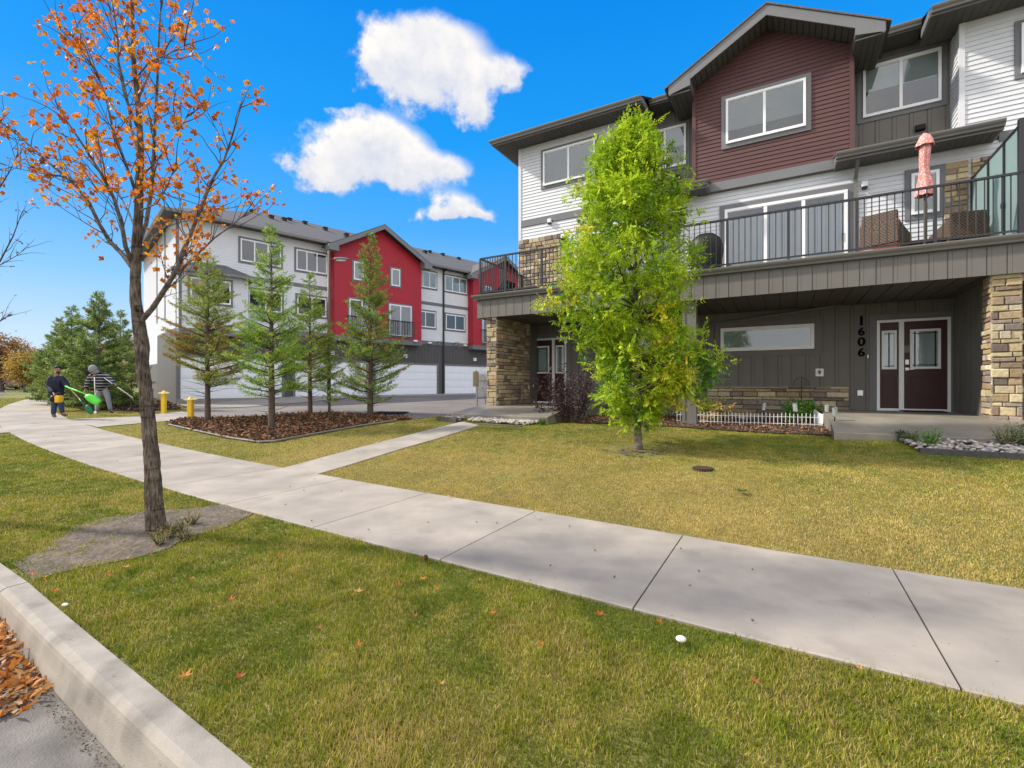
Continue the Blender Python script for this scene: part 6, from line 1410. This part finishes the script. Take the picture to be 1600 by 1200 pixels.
# tools
def handle(name, a, b, r, mt_, parent=None): mb = MB(); mb.tube([a, b], r, 8); return obj(name, mb, mt_, parent, smooth=True)
sh = thing('shovel', A1('wrR')+Vector((.02,-.05,0)), 0, 'lime green scoop shovel held out to the right by the navy worker', 'shovel')
p, q = at(102,603.5,d1p-.25), at(138,617.5,d1p-.50); handle('handle', p, q, .022, m_lime, sh)
mb = MB(); cx = at(146,624.5,d1p-.52); a = (at(158,629,d1p-.52)-at(137,616.5,d1p-.52)).normalized(); b = Vector((-a.z, .15, a.x)).normalized()*-1
L_, W_ = .23, .12
fS = lambda i, k: cx + a*((i/6-.5)*2*L_) + b*((k/5-.5)*2*W_*(.55+.45*min(1, i/1.5))*(1-.30*max(0, (i-4)/2))) + Vector((0, -.07*(1-(abs(k/5-.5)*2)**2)+.02*(i/6), 0))
mb.add([fS(i, k) for i in range(7) for k in range(6)], [(i*6+k, (i+1)*6+k, (i+1)*6+k+1, i*6+k+1) for i in range(6) for k in range(5)])
o = obj('scoop', mb, m_lime, sh, smooth=True); sm_ = o.modifiers.new('thick', 'SOLIDIFY'); sm_.thickness = .012
rk = thing('garden_fork', at(125,625,d1p-.35), 0, 'dark green garden shovel with a wooden handle leaning below the lime scoop', 'shovel')
handle('handle', at(111,609,d1p-.28), at(124,623,d1p-.40), .016, m_wood, rk); handle('socket', at(124,623,d1p-.40), at(132,633,d1p-.45), .022, m_green, rk)
mb = MB(); c = at(139,640,d1p-.48); mb.blob(c, .16, (.62, .12, 1.05), 2, .0, rot=Matrix.Rotation(R(-38), 3, 'Y')); obj('blade', mb, m_green, rk, smooth=True)
bl = thing('leaf_blower', at(91,623,d1p-.35), 0, 'yellow and black motor tool hanging from the hand of the navy worker', 'leaf blower')
c = at(92,623,d1p-.33); mb = MB(); mb.prism([(c.x-.07,c.y-.09,c.z-.13),(c.x+.07,c.y-.09,c.z-.11),(c.x+.09,c.y-.09,c.z+.07),(c.x+.02,c.y-.09,c.z+.11),(c.x-.07,c.y-.09,c.z+.09)], (0,.18,0)); obj('housing', mb, m_yelp, bl, bevel=.03)
mb = MB(); mb.lathe((c.x-.17, c.y, c.z-.10), [(.05,0),(.085,.03),(.085,.16),(.05,.2)], 14); obj('engine', mb, m_dark, bl, smooth=True)
mb = MB(); mb.tube([(c.x-.10,c.y,c.z+.10),(c.x-.08,c.y,c.z+.17),(c.x+.05,c.y,c.z+.17),(c.x+.08,c.y,c.z+.11)], .016, 8); mb.tube([(c.x-.2,c.y,c.z+.02),(c.x-.32,c.y-.02,c.z+.12)], [.035,.03], 8); obj('handle', mb, m_dark, bl)
pl = thing('pruning_pole', A2('wrR'), 0, 'long pale pole held in the right hand of the bending worker', 'pole')
handle('shaft', at(162,590,d2p-.12), at(207,621,d2p-.3), .012, m_vinyl, pl); handle('grip', at(176,599.5,d2p-.17), at(184,605,d2p-.2), .020, m_dark, pl)
rd = thing('rod', at(150,645,d2p-.3), 0, 'thin white upright rod with a small white foot before the bending worker', 'rod')
handle('shaft', at(147.5,590,d2p-.25), at(149.8,645,d2p-.3), .010, m_vinyl, rd); mb = MB(); c = at(149.5,645,d2p-.3); mb.box(c.x-.05, c.x+.03, c.y-.02, c.y+.03, c.z-.03, c.z+.05); obj('foot', mb, m_vinyl, rd, bevel=.01)

# ================================================================ STREET FURNITURE
def bollard(px, py, top, lab):
    x, y, z = gp(px, py); H = (py-top)*y/F; root = thing('bollard', (x, y, z), 0, lab, 'bollard', 'yellow posts by the courtyard drive')
    mb = MB(); mb.box(x-.068, x+.068, y-.068, y+.068, z-.1, z+H*.84); obj('post', mb, m_yellow, root, bevel=.012)
    mb = MB(); mb.box(x-.10, x+.10, y-.10, y+.10, z+H*.84, z+H*.88)
    for s in (-1, 1): mb.prism([(x+s*.02, y-.05, z+H*.88), (x+s*.19, y-.05, z+H*.86), (x+s*.19, y-.05, z+H*.91), (x+s*.06, y-.05, z+H*.94)], (0, .1, 0))
    mb.lathe((x, y, z+H*.88), [(.075,0),(.07,.03),(.05,.05),(.025,H*.12)], 12); obj('cap', mb, mat('faded_yellow', (.78,.62,.22), .6, .1, 20), root)
bollard(298, 656, 620, 'right one of the two yellow posts, standing at the tip of the mulch bed'); bollard(256, 646.5, 610, 'left yellow post across the side path, half hidden by spruce twigs')
lp = thing('street_lamp', (at(514,600,24).x, 24, .6), 0, 'tall bronze lamp post with a flat head before the red gable', 'street lamp')
X = at(514,600,24).x; mb = MB(); mb.tube([(X,24,.5),(X,24,4),(X,24,8.15)], [.10,.085,.06], 12); obj('post', mb, m_bronze, lp, smooth=True)
mb = MB(); mb.tube([(X,24,7.68),(X+.32,24,7.74)], .03, 8); obj('arm', mb, m_bronze, lp)
mb = MB(); mb.blob((X+.62,23.98,7.72), .42, (.98,.40,.20), 3); obj('lamp_head', mb, mat('lamp_grey', (.15,.19,.20), .35, .05, 4), lp, smooth=True)
mb = MB(); mb.blob((X+.62,23.98,7.66), .30, (.95,.38,.20), 2); obj('lens', mb, m_vinyl, lp, smooth=True)
sx = at(744,600,14).x; sz = float(hw(sx, 14)); sg = thing('road_sign', (sx, 14, sz), R(20), 'small road sign on a leaning steel post seen from behind by the stone pillar', 'sign')
mb = MB(); mb.tube([(sx+.04,14,sz-.1),(sx,14,sz+1.25)], .028, 8); obj('post', mb, m_galv, sg)
mb = MB(); M_ = Matrix.Translation((sx-.005,13.97,sz+1.0)) @ Matrix.Rotation(R(62), 4, 'Z'); mb.M = M_; mb.box(-.16,.16,-.004,.004,-.22,.22); obj('sign_panel', mb, mat('sign_back', (.42,.36,.27), .6, .1, 8), sg)
c = at(758,600,28); mb = MB(); z0 = float(hw(c.x, 28)); mb.box(c.x-.5, c.x+.4, 27.6, 28.4, z0, z0+.95); mb.box(c.x-.54, c.x+.44, 27.56, 28.44, z0+.95, z0+1.35)
tag(obj('utility_cabinet', mb, mat('cabinet_grey', (.38,.39,.36), .6, .1, 3), origin=(c.x, 28, z0), bevel=.03), 'pale grey utility cabinet in the courtyard behind the road sign', 'utility cabinet')
# drain cover in the courtyard
x, y, z = gp(611, 644.5, .03); mb = MB(); 
for i in range(7): mb.box(x-.4, x+.4, y-.30+i*.09, y-.25+i*.09, z-.02, z+.012)
mb.box(x-.44, x+.44, y-.36, y+.36, z-.03, z-.004); tag(obj('drain_grate', mb, m_rubber, origin=(x, y, z)), 'dark drain grate sunk in the courtyard paving', 'drain')

# ================================================================ GARDEN
fa, fb = Vector(gp(1058,661)), Vector(gp(1293,668)); fence = thing('garden_fence', (*fa.lerp(fb,.5).xy, .45), 0, 'low white wire picket fence edging the garden bed', 'fence')
u = (fb-fa).normalized(); Lf = (fb-fa).length; npk = 40
for k, hz in enumerate((.055, .20)):
    mb = MB(); mb.tube([fa+Vector((0,0,hz)), fb+Vector((0,0,hz))], .006, 6); obj('rail', mb, m_vinyl, fence)
for i in range(npk+1):
    p = fa+u*(Lf*i/npk); hh = .27+.012*math.cos(i*math.pi/2.5); mb = MB(); mb.box(p.x-.0065, p.x+.0065, p.y-.004, p.y+.004, p.z-.03, p.z+hh-.02); mb.tube([p+Vector((0,0,hh-.022)), p+Vector((0,0,hh+.01))], [.008,.002], 6); obj('picket', mb, m_vinyl, fence)
mb = MB(); q0 = at(1294, 668, fb.y); q1 = at(1271, 648, fb.y+.55); dv = q1-q0; zb0 = fb.z
pr = [(0,-.02),(1,.0),(1,.30),(.93,.345),(.55,.27),(.12,.24),(0,.21)]
mb.prism([(q0.x+dv.x*a, q0.y+dv.y*a, zb0+b) for a, b in pr], (.018, .012, 0))
tag(obj('white_board', mb, m_vinyl, origin=fb), 'white shaped edging board at the right end of the wire fence', 'board')
SL_ = [(1076,625,660,'leftmost solar stake light, before the taupe porch column'),(1131.5,634,662,'second solar stake light from the left, under the yellowing shrub'),(1190,628,664,'solar stake light at the middle of the wire fence'),(1246,629,669,'solar stake light before the round green shrub'),(1291,631,668,'solar stake light beside the white board'),(1304,636,679,'tilted solar stake light in the lawn at the porch corner')]
proto = None
for px, top, py, lab in SL_:
    x, y, z = gp(px, py)
    if proto is None:
        proto = thing('solar_light', (x, y, z), 0, lab, 'garden light', 'solar stake lights along the fence'); h = .43
        mb = MB(); mb.tube([(x,y,z-.05),(x,y,z+h-.15)], .009, 6); obj('stake', mb, m_dark, proto)
        mb = MB(); mb.lathe((x,y,z+h-.15), [(.012,-.01),(.036,.002),(.036,.012)], 12); mb.lathe((x,y,z+h-.015), [(.040,0),(.042,.008),(.030,.018)], 12); obj('cap', mb, m_silver, proto)
        mb = MB(); mb.lathe((x,y,z+h-.137), [(.034,0),(.036,.12)], 12); obj('lamp_shade', mb, mat('clear_lantern', (.30,.31,.29), .1, .35, 60, spec=.8), proto)
        o = proto
    else: o = copy_tree(proto); o.location = (x, y, z)
    o['label'] = lab; o.rotation_euler = (0, R(random.uniform(-5, 9)), random.uniform(0, 3)); s = ((py-top)*y/F)/.43; o.scale = (s, s, s)
x, y, z = Vector(gp(1252, 660)); tr_ = thing('garden_trellis', (x, y, z), 0, 'black half round wire trellis standing behind the green shrub', 'trellis'); c = at(1252, 604, y)
mb = MB(); mb.tube([(x,y,z),(c.x+.01,y,c.z+.23)], .012, 6); obj('stake', mb, m_black, tr_)
mb = MB(); mb.tube([(c.x-.19*math.cos(t), y, c.z+.02+.20*math.sin(t)) for t in np.linspace(0, math.pi, 15)], .006, 5)
for k in (-.13,-.07,.07,.13): mb.tube([(c.x+k,y,c.z-.0),(c.x+k,y,c.z+.02+.20*math.sqrt(1-(k/.19)**2))], .004, 4)
obj('hoop', mb, m_black, tr_)

# ================================================================ DECK FURNITURE (local frame)
def mthing(name, t, D, z, lab, cat, rz=0, group=None): return thing(name, (*m2w(t, D), z), math.atan2(UX.y, UX.x)+rz, lab, cat, group)
def LF(root): return FR[root]
t = mt(1103, 11.9); bbq = mthing('barbecue', t, 11.9, ZD, 'barbecue under a rounded black cover on the deck left of the patio door', 'barbecue'); Mx = LF(bbq)
mb = MB(Mx); n = 20; prof = [(.30,.02,0),(.33,.3,.0),(.37,.62,0),(.37,.80,.0),(.31,.95,0),(.18,1.05,0),(.01,1.08,0)]
vs = [(r*math.cos(2*math.pi*k/n)*(1+.04*math.sin(k*3+i))*1.0, r*.75*math.sin(2*math.pi*k/n), h) for i, (r, h, _) in enumerate(prof) for k in range(n)]
mb.add(vs, [(i*n+k,i*n+(k+1)%n,(i+1)*n+(k+1)%n,(i+1)*n+k) for i in range(len(prof)-1) for k in range(n)]); obj('cover', mb, m_dark, bbq, smooth=True)
mb = MB(Mx)
for sx_ in (-.26,.26): mb.lathe((sx_, 0, 0), [(.03,0),(.04,.02),(.03,.05)], 8)
obj('wheel', mb, m_rubber, bbq)
def wicker_chair(t, D, rz, lab, w=.86, hb=.98):
    r = mthing('wicker_armchair', t, D, ZD, lab, 'armchair', rz, 'wicker armchairs on the deck'); Mx = LF(r); h = w/2
    mb = MB(Mx); mb.prism([(-h,-.40,.30),(-h+.04,-.36,hb),(h-.04,-.36,hb),(h,-.40,.30)], (0,.09,0)); obj('backrest', mb, m_wicker, r, bevel=.02)
    for s in (-1, 1):
        mb = MB(Mx); mb.prism([(s*h,-.38,.14),(s*h,.40,.14),(s*h,.40,.58),(s*h,-.30,.72),(s*h,-.36,hb*.8)], (-s*.09,0,0)); obj('armrest', mb, m_wicker, r, bevel=.015)
    mb = MB(Mx); mb.box(-h+.09,h-.09,-.31,.40,.22,.38); obj('seat', mb, m_wicker, r, bevel=.02)
    mb = MB(Mx); mb.box(-h+.10,h-.10,-.28,.38,.381,.47); obj('cushion', mb, mat('umber_cushion', (.16,.10,.07), .9, .1, 8), r, bevel=.03)
    for sx_ in (-1, 1):
        for sy in (-1, 1): mb = MB(Mx); mb.box(sx_*(h-.02)-.04, sx_*(h-.02)+.03, sy*.34-.03, sy*.34+.03, 0, .30); obj('leg', mb, m_leg, r)
    mb = MB(Mx); mb.box(-h+.03,h-.03,-.39,-.34,.12,.29); obj('apron', mb, m_leg, r)
wicker_chair(mt(1383,12.15), 12.15, R(-24), 'brown wicker armchair on the deck with its back to the railing', .66, .95); wicker_chair(mt(1497,12.5), 12.5, R(12), 'low brown wicker armchair beside the frosted screen', .62, .84)
t = mt(1441, 12.3); tbl = mthing('side_table', t, 12.45, ZD, 'low brown wicker table between the two deck armchairs', 'table'); Mx = LF(tbl)
mb = MB(Mx); mb.box(-.34,.34,-.3,.3,.34,.40); obj('tabletop', mb, m_wicker, tbl, bevel=.01); mb = MB(Mx); mb.box(-.28,.28,-.25,.25,.02,.34); obj('base', mb, m_wicker, tbl)
t = mt(1445, 11.8); um = mthing('umbrella', t, 11.8, ZD, 'closed coral patterned umbrella rising above the deck railing', 'umbrella'); Mx = LF(um)
zt3 = mz(1445, 209, 11.8)-ZD; zl3 = mz(1445, 306, 11.8)-ZD
mb = MB(Mx); mb.tube([(0,0,.02),(0,0,zt3)], .019, 10); obj('pole', mb, m_bronze, um)
mb = MB(Mx); mb.lathe((0,0,0), [(.22,0),(.22,.05),(.05,.09),(.03,.2)], 20); obj('base', mb, m_dark, um)
def folds(prof, n=28, amp=.16, nf=7):
    vs = []
    for i, (r, h) in enumerate(prof):
        for k in range(n): th = 2*math.pi*k/n; rr = r*(1+amp*math.sin(nf*th+.4*i)); vs.append((rr*math.cos(th)+.01*math.sin(i*1.3), rr*math.sin(th), h))
    m = len(prof); return vs, [(i*n+k,i*n+(k+1)%n,(i+1)*n+(k+1)%n,(i+1)*n+k) for i in range(m-1) for k in range(n)]
H_ = zt3-zl3; mb = MB(Mx); mb.add(*folds([(.145,zl3),(.135,zl3+.10),(.11,zl3+.26),(.07,zl3+H_*.42),(.072,zl3+H_*.55),(.08,zl3+H_*.75),(.07,zl3+H_*.9),(.045,zt3-.08)])); obj('canopy', mb, m_umb, um, smooth=True)
mb = MB(Mx); mb.add(*folds([(.145,zt3-.24),(.115,zt3-.14),(.08,zt3-.05),(.015,zt3+.01)], amp=.12, nf=6)); obj('top_flap', mb, m_umb, um, smooth=True)
t = mt(780, 11.7); lg = mthing('sun_lounger', t, 11.7, ZD, 'black folding lounger at the left corner of the deck', 'lounger'); Mx = LF(lg)
mb = MB(Mx); mb.prism([(-.55,-.3,.14),(.30,-.3,.20),(.30,-.3,.25),(-.55,-.3,.19)], (0,.55,0)); obj('seat', mb, m_dark, lg); mb = MB(Mx); mb.prism([(.10,-.3,.20),(.34,-.3,.50),(.42,-.3,.46),(.30,-.3,.2)], (0,.55,0)); obj('backrest', mb, m_dark, lg)
mb = MB(Mx); 
for y_ in (-.28,.24): mb.tube([(.34,y_,.5),(.62,y_,0)], .014, 6); mb.tube([(-.6,y_,0),(-.5,y_,.16),(.3,y_,.24)], .014, 6)
obj('frame', mb, m_black, lg)
t0_, t1_ = mt(813, 12.9), mt(858, 12.9); mb = MB(MAIN); mb.box(t0_, t1_, 12.7, 13.1, ZD, ZD+.42); mb.box(t0_-.03, t1_+.03, 12.67, 13.13, ZD+.42, ZD+.47)
tag(obj('storage_box', mb, m_dark, origin=(*m2w(t0_, 12.9), ZD), bevel=.01), 'long black storage box against the stone veneer on the deck', 'storage box')
t = mt(1358, 11.35); mb = MB(MAIN); mb.blob((t, 11.5, ZD+.05), .32, (1, .6, .32), 3, .02); tag(obj('cushion', mb, m_vinyl, origin=(*m2w(t, 11.5), ZD), smooth=True), 'white cushion lying on the deck floor behind the railing', 'cushion')

# ================================================================ PARKED CARS, far left
def car(px, d, rz, colr, lab, kind='suv'):
    c = at(px, 600, d); z = float(hw(c.x, d)); r = thing('parked_car', (c.x, d, z), rz, lab, 'car', 'cars parked at the far end of the street'); Mx = FR[r]
    L_, W, H = (4.7, 1.85, 1.72) if kind == 'suv' else (4.6, 1.8, 1.45); paint = mat('car_paint', colr, .3, .03, 2, spec=.6, coat=.6); hb = H*.56; h = L_/2
    mb = MB(Mx); w = W/2
    low = [(-h,.32),(-h+.04,hb-.05),(-h+.12,hb),(h-1.15,hb),(h-.15,hb-.16),(h,.62),(h-.03,.30),(h-.5,.22),(-h+.5,.22)]
    mb.prism([(x_, -w, z_) for x_, z_ in low], (0, W, 0)); obj('body', mb, paint, r, bevel=.07)
    rr = -h+.10 if kind == 'suv' else -h+.75
    cab = [(rr, hb-.02), (rr+.28, H-.05), (rr+.5, H), (h-2.1, H-.02), (h-1.25, hb-.02)]
    mb = MB(Mx); mb.prism([(x_, -w+.10, z_) for x_, z_ in cab], (0, W-.20, 0)); obj('cabin', mb, paint, r, bevel=.05)
    mb = MB(Mx); mb.quad((rr+.035,-w+.22,hb+.06),(rr+.035,w-.22,hb+.06),(rr+.25,w-.26,H-.16),(rr+.25,-w+.26,H-.16)); mb.quad((h-1.33,-w+.22,hb+.06),(h-1.33,w-.22,hb+.06),(h-2.05,w-.26,H-.1),(h-2.05,-w+.26,H-.1))
    for s in (-1, 1): mb.quad((rr+.28,s*(w-.092),hb+.04),(h-1.5,s*(w-.092),hb+.04),(h-2.1,s*(w-.092),H-.12),(rr+.45,s*(w-.092),H-.12))
    obj('windows', mb, m_dark, r)
    for s in (-1, 1):
        mb = MB(Mx); mb.box(-h-.012, -h+.1, s*(w-.02)-.09, s*(w-.02)+.03, hb-.28, hb+.05); obj('tail_light', mb, mat('tail_red', (.30,.015,.015), .3), r)
        for x_ in (-h+.9, h-.9):
            mb = MB(Mx); mb.tube([(x_, s*(w-.20), .33), (x_, s*(w+.01), .33)], .33, 18); t_ = obj('wheel', mb, m_rubber, r)
            mb = MB(Mx); mb.tube([(x_, s*(w+.0), .33), (x_, s*(w+.022), .33)], .19, 14); obj('rim', mb, m_silver, t_)
    mb = MB(Mx); mb.box(-h-.03, -h+.05, -w+.08, w-.08, .30, .46); obj('bumper', mb, m_dark, r); mb = MB(Mx); mb.box(-h-.02, -h, -.26, .26, .62, .76); obj('licence_plate', mb, m_vinyl, r)
AZ = math.atan2(-1, -.95)  # they face away down the street
car(23, 55, R(120), (.62,.63,.65), 'white sport utility car seen from behind past the golden tree'); car(-2, 47, R(118), (.10,.04,.05), 'dark maroon car cut by the left edge of the photo'); car(44, 66, R(122), (.03,.045,.08), 'dark blue car right of the white one', 'sedan'); car(53, 74, R(60), (.55,.56,.58), 'silver car half hidden by spruce branches', 'sedan'); car(8, 72, R(122), (.02,.05,.05), 'black green van roof rising behind the dark car')
c = at(33.5, 600, 50); z0 = float(hw(c.x, 50)); mb = MB(); mb.prism([(c.x-.28,49.7,z0),(c.x+.28,49.7,z0),(c.x+.34,49.7,z0+1.0),(c.x-.34,49.7,z0+1.0)], (0,.6,0)); mb.box(c.x-.37,c.x+.37,49.66,50.34,z0+1.0,z0+1.08)
tag(obj('bin', mb, mat('bin_green', (.01,.06,.05), .5, .1, 5), origin=(c.x, 50, z0)), 'dark green wheeled bin at the foot of the golden tree', 'bin')
